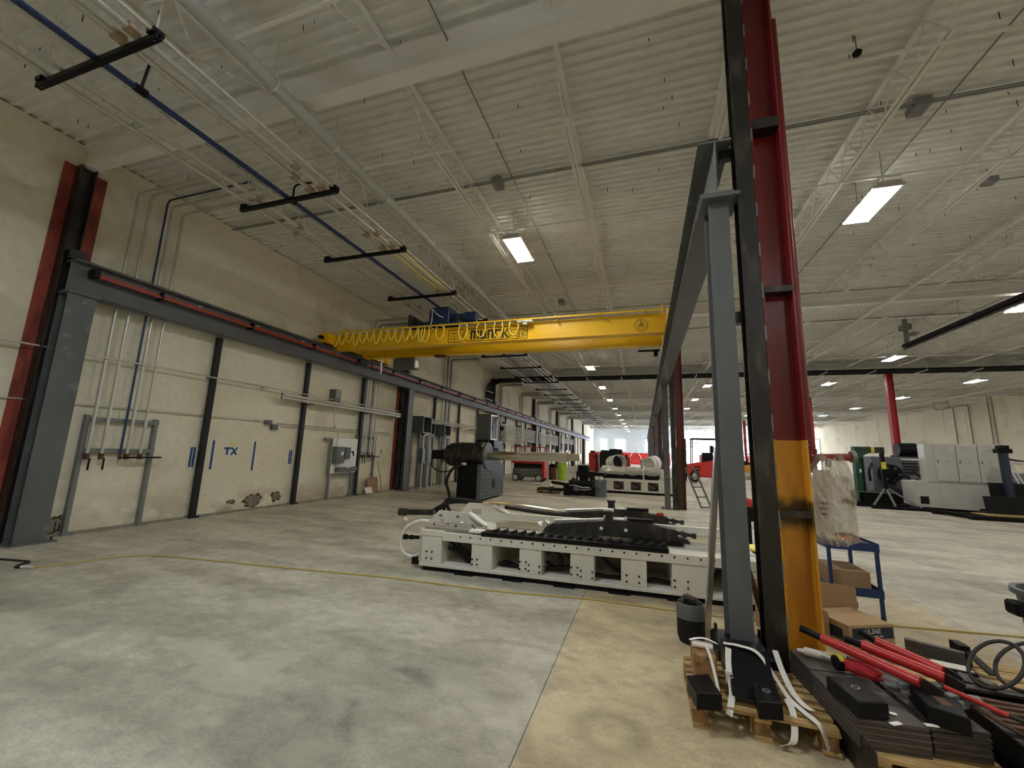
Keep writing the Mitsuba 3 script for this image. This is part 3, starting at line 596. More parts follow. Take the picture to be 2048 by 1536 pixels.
for y in (10.35, 10.48): part(t, 'nipple', rod((-8.93, y, .95), (-8.93, y, 1.07), .018, 8), 'mat_galv')
t = thing('pull_box', 'small grey box high on the left wall above the bright conduits', 'junction box')
part(t, 'box', cbox(XL, -8.98, 10.02, 10.30, 2.94, 3.32, .01), 'mat_boxgrey'); part(t, 'cover', cbox(-8.98, -8.965, 10.04, 10.28, 3.08, 3.30, .004), 'mat_strut')
# cardboard, stick, paper by the second riser group
solo('cardboard_sheet', rot(span(0, .012, 0, .56, 0, .52), -6, (0, 1, 0)).apply_translation((-9.03, 12.06, .046)), 'mat_cardboard', 'brown cardboard sheet leaning on the wall under the second riser pipes', 'cardboard')
solo('wooden_stick', bar((-8.92, 12.76, .04), (-9.0, 12.47, 1.09), .05, .025, (1, 0, 0)), 'mat_woodtan', 'tall thin wooden stick leaning on the wall beside the cardboard', 'stick')
solo('paper_sheet', rot(span(0, .004, 0, .36, 0, .22), -25, (0, 1, 0)).apply_translation((-8.95, 11.9, .036)), 'mat_paper', 'white paper sheet propped at the foot of the cardboard', 'paper')

# electrical frames beyond the second column
def open_box(t, x0, x1, y0, y1, z0, z1, name='enclosure'):
    w = .015
    b = part(t, name, join(span(x0, x0 + w, y0, y1, z0, z1), span(x0, x1, y0, y0 + w, z0, z1), span(x0, x1, y1 - w, y1, z0, z1), span(x0, x1, y0 + w, y1 - w, z0, z0 + w), span(x0, x1, y0 + w, y1 - w, z1 - w, z1)), 'mat_boxgrey')
    fr_ = .035
    part(b, 'front_lip', join(span(x1, x1 + .012, y0, y0 + fr_, z0, z1), span(x1, x1 + .012, y1 - fr_, y1, z0, z1), span(x1, x1 + .012, y0 + fr_, y1 - fr_, z0, z0 + fr_), span(x1, x1 + .012, y0 + fr_, y1 - fr_, z1 - fr_, z1)), 'mat_strut')
    return b
for i, (y0, y1, z0, z1, xx) in enumerate(((14.73, 15.42, 2.24, 2.93, -8.6), (15.55, 16.12, 2.2, 2.72, -8.8), (16.66, 17.27, 2.2, 2.71, -8.6))):
    t = thing('electrical_frame', f'open grey electrical enclosure on strut hoops, {ORD[i]} beyond the second grey column', 'electrical enclosure')
    b = open_box(t, -9.15, xx, y0, y1, z0, z1)
    part(b, 'wiring', join(*[tube([(-9.0, y0 + .12 + .1 * k, z0 + .03), (-8.9, y0 + .15 + .1 * k, z0 + .2), (-8.95, y0 + .25 + .07 * k, z0 + .33)], .018, 6) for k in range(4)]), 'mat_orangetint' if i == 0 else 'mat_black', smooth=True)
    c = (y0 + y1) / 2; h = z0 - .05
    part(t, 'hoop', bend([(xx, y0 + .12, .0), (xx, y0 + .12, h), (xx, y1 - .05, h), (xx, y1 - .05, .0)], .035, 8, .18), 'mat_galv', smooth=40)
    part(t, 'strut_leg', join(span(-9.16, -9.1, y0, y0 + .06, 0, z0), span(-9.16, -9.1, y1 - .06, y1, 0, z0), span(xx - .16, xx - .1, y0, y0 + .06, 0, z0), span(xx - .16, xx - .1, y1 - .06, y1, 0, z0)), 'mat_strut')
    part(t, 'cross_strut', span(xx - .1, xx - .04, y0, y1, 1.0, 1.06), 'mat_strut')
    b = part(t, 'breaker_box', cbox(xx - .12, xx + .02, y0 + .02, y0 + .3, 1.02, 1.62, .01), 'mat_boxgrey'); part(b, 'breaker_door', cbox(xx + .02, xx + .03, y0 + .05, y0 + .27, 1.06, 1.58, .004), 'mat_strut')
t = thing('stored_conduit', 'galvanised pipes racked on wall arms beyond the electrical enclosures', 'pipe')
for k in range(3): part(t, 'tube', rod((-8.75, 15.6, 2.86 - .06 * k), (-8.75, 22.4, 2.86 - .06 * k), .026, 8), 'mat_palepipe', smooth=40)
for y in (18.7, 20.5, 22.2): part(t, 'arm', span(XL + .004, -8.7, y - .02, y + .02, 2.675, 2.71), 'mat_strut')
for bi, (y0, y1, nn) in enumerate(((24.8, 33.8, 11), (34.9, 43.6, 9), (45.0, 53.8, 6))):
    t = thing('stored_conduit', f'stack of shiny galvanised pipes on wall arms, in the {("third", "fourth", "fifth")[bi]} bay of the left wall', 'pipe')
    for k in range(nn): part(t, 'tube', rod((-8.8 + .0 * k, y0 + .15 * (k % 3), 3.35 - .115 * k), (-8.8, y1 - .3 * (k % 2) - (2.5 if k > 8 else 0), 3.35 - .115 * k), .04, 8), 'mat_palepipe', smooth=40)
    for y in (y0 + 1.3, (y0 + y1) / 2 + .5, y1 - 1.2): part(t, 'arm_post', span(XL + .004, -8.85, y - .04, y + .04, 2.0, 3.6), 'mat_strut')
# ------------------------------------------------------------------ white machine base in the middle
MA = math.degrees(math.atan2(.162, 3.641)); MO = (-2.877, 5.104)
def W(m): # local frame (u along the front, v to the back, z up) to world
    m = rz(m, MA); m.apply_translation((MO[0], MO[1], 0)); return m
mb = thing('machine_bed', 'long cream steel machine bed with toothed rack and black arms on black skids', 'machine')
def mp(name, m, mt, parent=None, **k): return part(parent or mb, name, W(m), mt, **k)
mp('skid', join(span(.02, 4.05, .03, .14, 0, .075), span(.02, 4.05, 1.25, 1.36, 0, .075)), 'mat_black')
for k in range(6): mp('shim', span(.5 + k * .65, .75 + k * .65, -.02, .12, 0, .03), 'mat_black')
mp('bottom_beam', cbox(-.03, 4.1, 0, 1.40, .055, .10, .006), 'mat_cream')
mp('top_beam', cbox(.30, 4.1, -.012, .05, .40, .505, .004), 'mat_cream')
mp('top_plate', cbox(-.03, 4.1, .05, 1.40, .46, .505, .004), 'mat_cream')
mp('end_head', cbox(-.035, .31, -.012, .3, .445, .52, .006), 'mat_cream')
mp('back_plate', span(.0, 4.08, .80, .82, .1, .46), 'mat_creamdark')
PAN = [(0.0, .292), (.716, 1.0), (1.36, 1.642), (2.0, 2.287), (2.597, 2.886), (3.16, 3.53), (3.966, 4.09)]
BOL = {0: [(.08, .245), (.158, .245), (.08, .162), (.158, .162)], 1: [(.735, .21), (.80, .212), (.735, .146), (.80, .15)], 2: [(1.37, .242), (1.447, .244), (1.485, .213), (1.62, .21), (1.37, .155), (1.447, .164), (1.485, .145), (1.622, .142)],
       3: [(2.015, .24), (2.09, .244), (2.13, .213), (2.265, .21), (2.015, .16), (2.09, .164), (2.13, .145), (2.265, .142)], 4: [(2.66, .22), (2.80, .22), (2.66, .15), (2.80, .15)], 5: [(3.185, .22), (3.325, .22), (3.185, .15), (3.325, .15)], 6: [(4.02, .21), (4.02, .15)]}
for i, (a, b) in enumerate(PAN):
    q = mp('upright_panel', cbox(a, b, 0, .04, .10, .455 if i == 0 else .40, .004), 'mat_cream')
    part(q, 'side_web', W(span(b - .012, b, .04, .80, .1, .455)), 'mat_cream'); part(q, 'side_web', W(span(a, a + .012, .04, .80, .1, .455)), 'mat_cream')
    for (u, z) in BOL[i]:
        part(q, 'bolt', W(rod((u, 0, z), (u, -.016, z), .011, 6)), 'mat_black')
for k in range(24):
    u = .56 + k * .1385
    if u < 4.05: mp('bolt_hole', rod((u, -.0125, .47), (u, -.0145, .47), .0115, 10), 'mat_void')
for k in range(6): mp('dowel', join(*[rod((.46 + .62 * k + d, -.0125, .43), (.46 + .62 * k + d, -.014, .43), .004, 6) for d in (0, .04)]), 'mat_void')
hs = [[(.31, .25, .36), (.45, .22, .24), (.62, .2, .16), (.74, .3, .13)], [(.42, .2, .45), (.46, .2, .32), (.58, .25, .22), (.73, .3, .17)], [(.31, .2, .28), (.48, .22, .2), (.6, .2, .12), (.74, .24, .11)],
      [(1.04, .2, .13), (1.15, .25, .16), (1.3, .2, .13), (1.37, .3, .14)], [(1.04, .25, .115), (1.2, .2, .13), (1.38, .25, .12)],
      [(1.66, .2, .33), (1.78, .22, .36), (1.87, .2, .26), (1.82, .25, .16), (1.66, .22, .14)], [(1.66, .3, .2), (1.8, .25, .14), (1.99, .2, .2)], [(1.85, .3, .38), (1.95, .3, .3), (2.0, .3, .22)],
      [(2.36, .25, .45), (2.40, .22, .33), (2.5, .22, .24), (2.62, .3, .17)], [(2.29, .2, .14), (2.45, .22, .12), (2.6, .2, .13)], [(2.9, .25, .12), (2.98, .2, .15), (3.16, .22, .13)], [(3.57, .25, .14), (3.7, .22, .3), (3.8, .22, .2), (3.95, .3, .14)]]
for q in hs: mp('hose', tube(q, .024, 8), 'mat_rubber', smooth=True)
# left end: grey-brown slab with tools, pipe stub, clear hose
mp('slab', cbox(.0, .78, .05, .42, .505, .555, .006), 'mat_concrete', label='brown dusty steel slab')
for k, (u, v) in enumerate(((.1, .14), (.28, .2), (.42, .15), (.62, .25), (.7, .12))): mp('stud', rod((u, v, .555), (u, v, .59), .008, 6), 'mat_black')
mp('clip_plate', span(.66, .86, .02, .16, .53, .56), 'mat_white')
for nm, v0, pts in (('gusset', .42, [(-.23, .44), (.03, .72), (.51, .715), (.77, .56), (.77, .505), (-.23, .44)]), ('gusset', 1.12, [(.0, .505), (.215, .765), (.66, .765), (.90, .64), (.90, .505)])):
    g = mp(nm, plate(Polygon(pts).difference(sbox(.05, .555, .13, .61)).difference(sbox(.36, .565, .42, .595)) if v0 < 1 else Polygon(pts).difference(sbox(.28, .59, .44, .68)), (0, v0 + .025, 0), (1, 0, 0), (0, 0, 1), .025), 'mat_cream')
    a, b = (pts[2], pts[3])
    part(g, 'edge_flange', W(bar((a[0], v0 + .0, a[1]), (b[0], v0 + .0, b[1]), .10, .02, (0, 1, 0)) if False else extr(sbox(-.012, -.06, .012, .06), (a[0], v0 + .0, a[1]), (b[0], v0 + .0, b[1]), (0, 1, 0))), 'mat_white')
    if v0 < 1:
        for u in (.06, .33): part(g, 'crest', W(plate(Polygon([(-.02, 0), (.02, 0), (.03, .03), (.012, .022), (0, .045), (-.012, .022), (-.03, .03)]), (u, v0 - .001, .635), (1, 0, 0), (0, 0, 1), .002)), 'mat_boxgrey')
mp('pipe_stub', join(rod((-.02, .14, .385), (-.28, .10, .38), .024, 10), rod((-.28, .10, .38), (-.33, .10, .38), .035, 10), rod((-.20, .11, .38), (-.235, .11, .38), .032, 10)), 'mat_black')
mp('flange', rod((-.03, .14, .385), (.0, .14, .385), .06, 14), 'mat_cream')
mp('end_plate', cbox(-.05, 0, .02, 1.3, .10, .50, .005), 'mat_creamdark')
mp('clear_hose', tube([(.02, .15, .60), (-.12, .12, .60), (-.30, .10, .50), (-.38, .10, .32), (-.32, .1, .17), (-.18, .1, .13), (-.06, .08, .19)], .026, 8), 'mat_strap', smooth=True, label='translucent grey hose looping off the left end')
mp('hose_foot', span(-.16, -.07, .05, .12, .05, .14), 'mat_black')
# rails, rack and arms
mp('rear_beam', cbox(.45, 4.1, 1.08, 1.16, .505, .65, .004), 'mat_cream')
mp('rail', join(span(.85, 3.2, .62, .66, .505, .575), span(.85, 4.1, .90, .94, .505, .57)), 'mat_chrome')
mp('slide_plate', span(.86, 4.1, .24, .60, .505, .52), 'mat_galv')
for k in range(6): mp('chip_ridge', span(3.35, 4.0, .28 + k * .06, .30 + k * .06, .52, .55), 'mat_galv')
rk = mp('toothed_rack', cbox(.842, 3.13, -.022, .20, .506, .556, .004), 'mat_black', label='long black rack with saw teeth')
for k in range(18):
    u = .95 + k * .122
    part(rk, 'tooth', W(plate([(u, .556), (u + .075, .592), (u + .085, .592), (u + .085, .556)], (0, .19, 0), (1, 0, 0), (0, 0, 1), .12)), 'mat_blackmatte')
def arm(v, du, dz, suffix):
    a = mp('arm', plate(Polygon([(1.56, .50), (1.60, .60), (1.72, .665), (2.38, .745), (2.40, .775), (2.395, .885), (2.495, .885), (2.50, .765), (2.68, .775), (2.99, .775), (3.0, .735), (3.27, .70), (3.29, .61), (3.40, .60), (3.45, .50), (3.30, .455), (2.72, .46), (2.72, .555), (2.33, .56), (2.3, .50)]), (du, v + .16, dz), (1, 0, 0), (0, 0, 1), .16), 'mat_blacksteel', label=f'{suffix} black articulated arm')
    V_ = lambda m: W(mv(m, du, 0, dz))
    part(a, 'ram_rod', V_(rod((1.72, v + .06, .70), (2.38, v + .06, .765), .016, 10)), 'mat_galv')
    part(a, 'ram_rod', V_(rod((1.74, v + .11, .675), (2.40, v + .11, .74), .013, 10)), 'mat_galv')
    part(a, 'end_joint', V_(join(rod((1.52, v + .08, .64), (1.66, v + .08, .65), .03, 10), rod((1.60, v + .0, .655), (1.60, v + .16, .655), .035, 12), rod((1.5, v + .08, .64), (1.54, v + .08, .64), .02, 8))), 'mat_galv')
    part(a, 'end_joint', V_(join(rod((3.28, v + .08, .66), (3.46, v + .08, .64), .022, 10), rod((3.36, v + .02, .65), (3.36, v + .14, .65), .035, 12), rod((3.46, v + .08, .64), (3.50, v + .08, .635), .034, 12))), 'mat_blacksteel')
    part(a, 'cover_bar', V_(cbox(2.68, 3.0, v - .02, v + .10, .775, .805, .004)), 'mat_black')
    part(a, 'top_cap', V_(span(2.38, 2.51, v, v + .16, .87, .895)), 'mat_galv' if v < 1 else 'mat_black')
    for u in (2.35, 2.66): part(a, 'pin', V_(rod((u, v - .006, .655), (u, v, .655), .022, 12)), 'mat_white')
    part(a, 'sheet_rag', V_(span(2.50, 2.64, v + .02, v + .12, .77, .79)), 'mat_paper')
    part(a, 'foot_block', V_(cbox(2.72, 3.32, v - .06, v + .2, .40 if v > 1 else .52, .56, .006)), 'mat_black')
arm(.40, 0, 0, 'front'); arm(1.48, 0, 0, 'rear')
mp('rear_shelf', cbox(1.6, 3.7, 1.42, 1.72, .28, .42, .006), 'mat_black')
mp('rear_leg', join(span(1.7, 1.8, 1.45, 1.6, 0, .28), span(3.4, 3.5, 1.45, 1.6, 0, .28)), 'mat_black')
mp('rear_spindle', rod((.9, 1.55, .72), (1.75, 1.55, .67), .03, 12), 'mat_chrome', smooth=40)
mp('spring_hose', tube([(.75, 1.4, .70), (1.2, 1.42, .66), (1.72, 1.45, .63)], .03, 8), 'mat_rubber', smooth=True)
mp('left_shaft', join(rod((-.90, .95, .565), (-.30, .95, .60), .045, 14), rod((-.92, .95, .563), (-.80, .95, .57), .06, 14)), 'mat_blacksteel', smooth=40)
mp('linkage', join(rod((-.78, .8, .42), (-.1, .6, .62), .014, 8), rod((-.7, .7, .45), (-.1, .52, .6), .012, 8), rod((-.8, .78, .36), (-.68, .75, .50), .04, 10)), 'mat_galv')
for k in range(4): mp('cable_loop', tube([(-.5 + .1 * k, 1.2 + .05 * k, .55), (-.2, 1.25, .72 + .02 * k), (.1 + .1 * k, 1.35, .74), (.35 + .05 * k, 1.4, .66), (.7, 1.35, .62)], .03, 8), 'mat_rubber', smooth=True)
mp('right_bracket', plate(Polygon([(4.09, .10), (4.22, .10), (4.22, .22), (4.15, .23), (4.15, .42), (4.10, .50), (4.09, .5)]), (0, .03, 0), (1, 0, 0), (0, 0, 1), .03), 'mat_cream')
mp('right_roller', rod((4.17, .02, .40), (4.17, .1, .40), .045, 14), 'mat_cream')
for z in (.13, .18): mp('bracket_bolt', rod((4.18, -.0, z), (4.18, -.014, z), .011, 6), 'mat_black')
for k, (a, b, c) in enumerate(((.58, .93, 8), (.72, 1.0, -14))):
    m = mv(rz(span(-.15, .15, -.07, .07, 0, .014), c + 8), a + .02, 1.17 - .02 * k, .768 + .014 * k)
    solo('wood_offcut', W(m), 'mat_woodtan', ['pale thin wood slat lying on the rear gusset, left one', 'pale thin wood slat lying across the other on the rear gusset'][k], 'wood slat')
solo('red_rag', W(trimesh.convex.convex_hull(np.array([(3.10 + .14 * rng.random(), 1.52 + .1 * rng.random(), .69 + .07 * rng.random()) for _ in range(18)]))), 'mat_redcloth', 'crumpled red rag on the rear black arm', 'rag')
for k, (u, v, L, an) in enumerate(((.25, .17, .22, 6), (.48, .22, .2, -12))):
    m = mv(rz(join(bar((-L / 2, 0, .01), (L / 2, 0, .01), .018, .012), rod((L / 2, 0, .0), (L / 2, 0, .02), .022, 8), rod((-L / 2, 0, .0), (-L / 2, 0, .02), .018, 8)), an), u, v, .556)
    solo('wrench', W(m), 'mat_galv', ['small wrench on the brown slab, left of two', 'small wrench on the brown slab, right of two'][k], 'wrench')

# ------------------------------------------------------------------ yellow overhead crane
cr = thing('overhead_crane', 'yellow double girder overhead travelling crane spanning the bay', 'crane')
YA, YR = 9.6, 10.64
g = part(cr, 'near_girder', join(span(-8.9, .52, YA, YA + .02, 4.44, 4.86), span(-8.9, .52, YA + .18, YA + .2, 4.44, 4.86), span(-8.9, .52, YA - .03, YA + .23, 4.86, 4.885), span(-8.9, .52, YA - .03, YA + .23, 4.43, 4.445)), 'mat_yellow')
part(cr, 'far_girder', join(span(-8.6, .5, YR, YR + .02, 4.43, 4.86), span(-8.6, .5, YR + .18, YR + .2, 4.43, 4.86), span(-8.6, .5, YR - .03, YR + .23, 4.86, 4.885), span(-8.6, .5, YR - .03, YR + .23, 4.415, 4.43)), 'mat_yellow')
part(cr, 'festoon_rail', extr(csec(.035, .03, .006), (-8.85, YA - .17, 4.93), (.45, YA - .17, 4.93)), 'mat_yellow')
for k in range(9): part(cr, 'rail_arm', bar((-8.3 + 1.05 * k, YA + .02, 4.895), (-8.3 + 1.05 * k, YA - .26, 4.915), .035, .03), 'mat_yellow')
part(cr, 'trolley_rail', join(span(-8.6, .45, YA + .08, YA + .12, 4.885, 4.93), span(-8.5, .45, YR + .08, YR + .12, 4.885, 4.93)), 'mat_blacksteel')
for side, xs in (('left', -8.86), ('right', .67)):
    e = part(cr, 'end_truck', join(cbox(xs - .13, xs + .13, 9.15, 12.35, 4.56, 4.86, .01)), 'mat_yellow')
    for y in (9.32, 12.15):
        part(e, 'wheel', rod((xs - .05, y, 4.605), (xs + .05, y, 4.605), .085, 18), 'mat_blacksteel', smooth=40)
        part(e, 'wheel_cheek', plate(Point(0, 0).buffer(.15).union(sbox(-.15, -.0, .15, .12)), (xs + (.15 if side == 'left' else -.13), y, 4.70), (0, 1, 0), (0, 0, 1), .02), 'mat_yellow')
    part(e, 'buffer', rod((xs, 9.02, 4.7), (xs, 9.15, 4.7), .05, 12), 'mat_black')
    part(e, 'stop_plate', cbox(xs + (.32 if side == 'left' else -.22), xs + (.36 if side == 'left' else -.18), YA + .0, YA + .2, 4.88, 5.12, .006), 'mat_yellow')
for k in range(13):
    x = -8.75 + k * .24; d = .40 - .05 * (k % 3)
    part(cr, 'festoon_loop', tube([(x, YA - .15, 4.90), (x + .01, YA - .16, 4.90 - d * .6), (x + .09, YA - .16, 4.90 - d), (x + .18, YA - .16, 4.90 - d * .6), (x + .2, YA - .15, 4.90)], .017, 6), 'mat_yellowcable', smooth=True)
for k, x in enumerate((-5.75, -5.3, -4.62, -4.1, -3.62, -3.2)):
    d = .42 - .04 * (k % 2)
    part(cr, 'festoon_loop', tube([(x, YA - .15, 4.90), (x - .02, YA - .16, 4.90 - d * .55), (x + .1, YA - .16, 4.90 - d), (x + .22, YA - .16, 4.90 - d * .55), (x + .2, YA - .15, 4.90)], .017, 6), 'mat_yellowcable', smooth=True)
part(cr, 'festoon_trolley', join(span(-3.0, -2.6, YA - .22, YA - .1, 4.84, 4.89), span(-2.85, -2.75, YA - .2, YA - .12, 4.78, 4.84)), 'mat_white')
# painted sign
ex, ez = (1, 0, 0), (0, 0, 1)
sg = part(cr, 'sign_border', join(*[span(a, b, YA - .003, YA, c, d) for a, b, c, d in ((-5.02, -4.55, 4.80, 4.815), (-5.02, -4.55, 4.47, 4.485), (-5.02, -5.005, 4.47, 4.815), (-4.98, -4.52, 4.64, 4.648), (-3.22, -2.77, 4.80, 4.815), (-3.22, -2.77, 4.47, 4.485), (-2.785, -2.77, 4.47, 4.815), (-3.25, -2.78, 4.64, 4.648))],
          plate(sbox(-.52, -.01, .52, .01).buffer(.165, 16).difference(sbox(-.52, -.01, .52, .01).buffer(.148, 16)), (-3.89, YA, 4.645), ex, ez, .003)), 'mat_ink', label='black sign frame with an oval')
def stroke(a, b, w=.052): return span(min(a[0], b[0]) - w / 2, max(a[0], b[0]) + w / 2, YA - .004, YA, min(a[1], b[1]) - w / 2, max(a[1], b[1]) + w / 2)
def glyph(x, segs): return [stroke((x + a, 4.55 + b), (x + c, 4.55 + d)) for a, b, c, d in segs]
L = []
L += glyph(-4.34, [(0, 0, 0, .19), (0, .19, .2, .19), (.1, .19, .1, 0), (.2, .19, .2, 0)])
L += glyph(-4.06, [(0, .19, 0, 0), (0, 0, .13, 0), (.13, .19, .13, 0)])
L += glyph(-3.85, [(0, 0, 0, .19), (0, .19, .13, .19), (.13, .19, .13, 0)])
L += glyph(-3.64, [(0, 0, 0, .19), (0, .19, .11, .19), (0, 0, .11, 0)])
L += glyph(-3.44, [(0, -.01, 0, .21)]) + [plate([(-3.42, 4.63), (-3.33, 4.76), (-3.28, 4.76), (-3.37, 4.645), (-3.28, 4.525), (-3.34, 4.525)], (0, YA, 0), ex, ez, .004)]
for i, ch in enumerate((L[:4], L[4:7], L[7:10], L[10:13], L[13:])): part(cr, 'sign_letter', join(*ch), 'mat_ink', label='black letter ' + 'munck'[i])
part(cr, 'sign_number', text('15', .10, (-3.02, YA, 4.52), ex, ez, .003), 'mat_ink', label='capacity number 15')
part(cr, 'sign_text', join(text('MAX', .04, (-3.20, YA, 4.54), ex, ez, .002), text('TON', .045, (-2.88, YA, 4.54), ex, ez, .002, width=.08), *[span(a, a + w_, YA - .002, YA, z_, z_ + .022) for z_, r_ in ((4.70, (-3.18, -3.10, -3.0, -2.92)), (4.71, (-4.96, -4.88, -4.78, -4.70)), (4.55, (-4.96, -4.86, -4.76))) for a, w_ in zip(r_, (.05, .07, .04, .06))]), 'mat_ink')
em = part(cr, 'emblem', join(plate(Point(0, 0).buffer(.155, 24).difference(Point(0, 0).buffer(.148, 24)), (0, YA, 4.63), ex, ez, .003), plate(Point(0, 0).buffer(.11, 24).difference(Point(0, 0).buffer(.106, 24)), (0, YA, 4.63), ex, ez, .003),
     *[span(a, b, YA - .004, YA, c, d) for a, b, c, d in ((-.008, .008, 4.58, 4.70), (-.055, -.04, 4.58, 4.645), (.04, .055, 4.58, 4.645), (-.055, .055, 4.64, 4.655))], plate([(-.028, .06), (0, .1), (.028, .06)], (0, YA, 4.63), ex, ez, .004),
     *[span(.13 * math.cos(a) - .006, .13 * math.cos(a) + .006, YA - .003, YA, 4.63 + .13 * math.sin(a) - .008, 4.63 + .13 * math.sin(a) + .008) for a in np.arange(0, 6.2, .35)]), 'mat_ink', label='round black emblem')
# hoist trolley on top
ht = part(cr, 'hoist', join(cbox(-6.3, -4.7, YA - .02, YR + .2, 4.93, 5.05, .01), cbox(-5.72, -5.1, YA + .1, YR, 5.05, 5.56, .02)), 'mat_bluehoist', label='dark blue hoist trolley')
part(ht, 'drum', rod((-6.25, YA + .55, 5.16), (-5.72, YA + .55, 5.16), .13, 18), 'mat_bluehoist', smooth=40)
part(ht, 'motor', join(rod((-5.1, YA + .5, 5.34), (-4.75, YA + .5, 5.34), .12, 18), rod((-4.75, YA + .5, 5.34), (-4.42, YA + .5, 5.34), .15, 18)), 'mat_bluehoist', smooth=40)
part(ht, 'end_frame', join(cbox(-6.36, -6.26, YA + .05, YR, 4.95, 5.38, .01), cbox(-4.95, -4.8, YA + .1, YR, 4.95, 5.25, .01)), 'mat_blacksteel')
part(ht, 'limit_switch', rod((-6.42, YA + .1, 5.38), (-6.2, YA + .1, 5.38), .05, 10), 'mat_galv')
for k, q in enumerate([[(-5.66, YA + .05, 5.5), (-5.60, YA + .04, 5.48), (-5.58, YA + .03, 5.2), (-5.57, YA - .05, 4.94)], [(-5.60, YA + .05, 5.50), (-5.4, YA + .02, 5.3), (-5.24, YA + .06, 5.22)], [(-5.56, YA - .05, 4.94), (-5.48, YA - .1, 4.86), (-5.42, YA - .12, 4.86)]]): part(ht, 'cable', tube(q, .016, 6), 'mat_strap', smooth=True)
b = part(cr, 'control_box', cbox(-7.5, -6.75, YR + .1, YR + .4, 4.05, 4.38, .01), 'mat_boxgrey'); part(b, 'hinge', span(-6.75, -6.735, YR + .15, YR + .35, 4.1, 4.33), 'mat_galv')
part(cr, 'collector_arm', join(bar((-8.45, YR + .3, 4.7), (-8.45, YR + .3, 4.1), .03, .02), *[span(-8.74 + .05 * k, -8.70 + .05 * k, YR - .1, YR + .35, 4.20 + .03 * k, 4.25 + .03 * k) for k in range(4)]), 'mat_blacksteel')
part(cr, 'drop_plate', span(-8.42, -8.40, YR + .7, YR + .78, 4.05, 4.6), 'mat_galv')
part(cr, 'sensor_bracket', join(span(-.1, .45, YR + .3, YR + .38, 4.33, 4.37), span(.3, .4, YR + .3, YR + .4, 4.2, 4.33)), 'mat_black')
part(cr, 'lower_pad', span(-6.0, -5.65, YR - .02, YR + .18, 4.37, 4.415), 'mat_rust')
# ------------------------------------------------------------------ injection unit behind the white bed
t = thing('injection_unit', 'black injection unit with long chrome screw and drilled platen on a black block', 'machine')
part(t, 'block', cbox(-5.76, -5.08, 12.2, 14.4, .0, 1.12, .012), 'mat_black')
pl = part(t, 'platen', cbox(-5.08, -4.94, 12.22, 14.45, .06, 1.16, .01), 'mat_machinegrey', label='drilled grey platen face')
part(pl, 'top_lug', cbox(-5.08, -4.94, 12.7, 14.1, 1.16, 1.26, .02), 'mat_machinegrey')
hp = []
for r in range(8):
    for c in range(16):
        if r in (2, 5) and c % 4 == 0: continue
        hp.append(rod((-4.941, 12.36 + c * .133, .16 + r * .13), (-4.937, 12.36 + c * .133, .16 + r * .13), .022, 6))
part(pl, 'bolt_holes', join(hp), 'mat_void', kind='stuff', label='rows of dark bolt holes')
part(pl, 'centre_bore', rod((-4.945, 13.4, .50), (-4.93, 13.4, .50), .17, 20), 'mat_black')
part(t, 'barrel', lathe([(0, -6.44), (.30, -6.42), (.38, -6.27), (.42, -6.0), (.42, -5.35), (.45, -5.33), (.45, -5.05), (.40, -5.0), (.40, -4.92), (0, -4.92)], (0, 12.75, 1.44), (1, 0, 0), 28), 'mat_blacksteel', smooth=35)
part(t, 'motor', cbox(-6.95, -6.4, 12.6, 12.9, 1.27, 1.57, .02), 'mat_black')
part(t, 'saddle', cbox(-5.7, -5.05, 12.3, 13.2, 1.1, 1.2, .01), 'mat_black')
part(t, 'clamp', join(rod((-5.2, 12.45, 1.70), (-5.2, 12.75, 1.82), .10, 12), bar((-5.25, 12.5, 1.75), (-4.95, 12.42, 1.6), .1, .14)), 'mat_black')
part(t, 'flange', rod((-4.98, 12.75, 1.44), (-4.90, 12.75, 1.44), .44, 24), 'mat_machinegrey')
part(t, 'screw', rod((-4.93, 12.75, 1.44), (-2.25, 12.6, 1.49), .138, 22), 'mat_chrome', smooth=40, label='long chrome screw')
part(t, 'screw_flights', join(*[rod((-3.9 + k * .055, 12.692 - .003 * k, 1.459 + .001 * k), (-3.875 + k * .055, 12.691 - .003 * k, 1.4595 + .001 * k), .146, 16) for k in range(30)]), 'mat_galv')
part(t, 'screw_tip', join(rod((-2.25, 12.6, 1.49), (-2.2, 12.6, 1.49), .15, 20), rod((-2.2, 12.6, 1.49), (-1.85, 12.58, 1.5), .115, 18)), 'mat_chrome', smooth=40)
part(t, 'hose', tube([(-5.55, 12.1, 1.13), (-5.85, 12.0, .98), (-6.02, 12.0, .6), (-5.95, 12.02, .3), (-5.88, 12.05, .03)], .045, 8), 'mat_rubber', smooth=True)
part(t, 'cable', tube([(-6.9, 12.6, 1.3), (-6.85, 12.55, 1.0), (-6.5, 12.5, .86), (-6.1, 12.55, .92)], .02, 6), 'mat_rubber', smooth=True)
part(t, 'tag', span(-5.62, -5.45, 12.18, 12.2, 1.12, 1.2), 'mat_paper')
part(t, 'pedestal', cbox(-5.7, -5.1, 13.5, 14.3, 1.12, 1.62, .01), 'mat_black')
t = thing('control_cabinet', 'tall grey control cabinet with a white framed door on the black injection unit', 'cabinet')
part(t, 'plinth', cbox(-5.72, -5.0, 13.5, 14.4, 1.70, 1.98, .006), 'mat_black')
for k in range(4): part(t, 'plinth_rib', span(-5.68 + k * .22, -5.655 + k * .22, 13.485, 13.5, 1.71, 1.97), 'mat_strut')
part(t, 'tray', cbox(-5.6, -4.8, 13.35, 14.2, 1.62, 1.70, .006), 'mat_machinegrey')
b = part(t, 'body', cbox(-5.80, -5.27, 13.7, 14.4, 1.98, 2.93, .01), 'mat_boxgrey')
d = part(t, 'door', cbox(-5.27, -5.25, 13.72, 14.38, 2.0, 2.92, .004), 'mat_black')
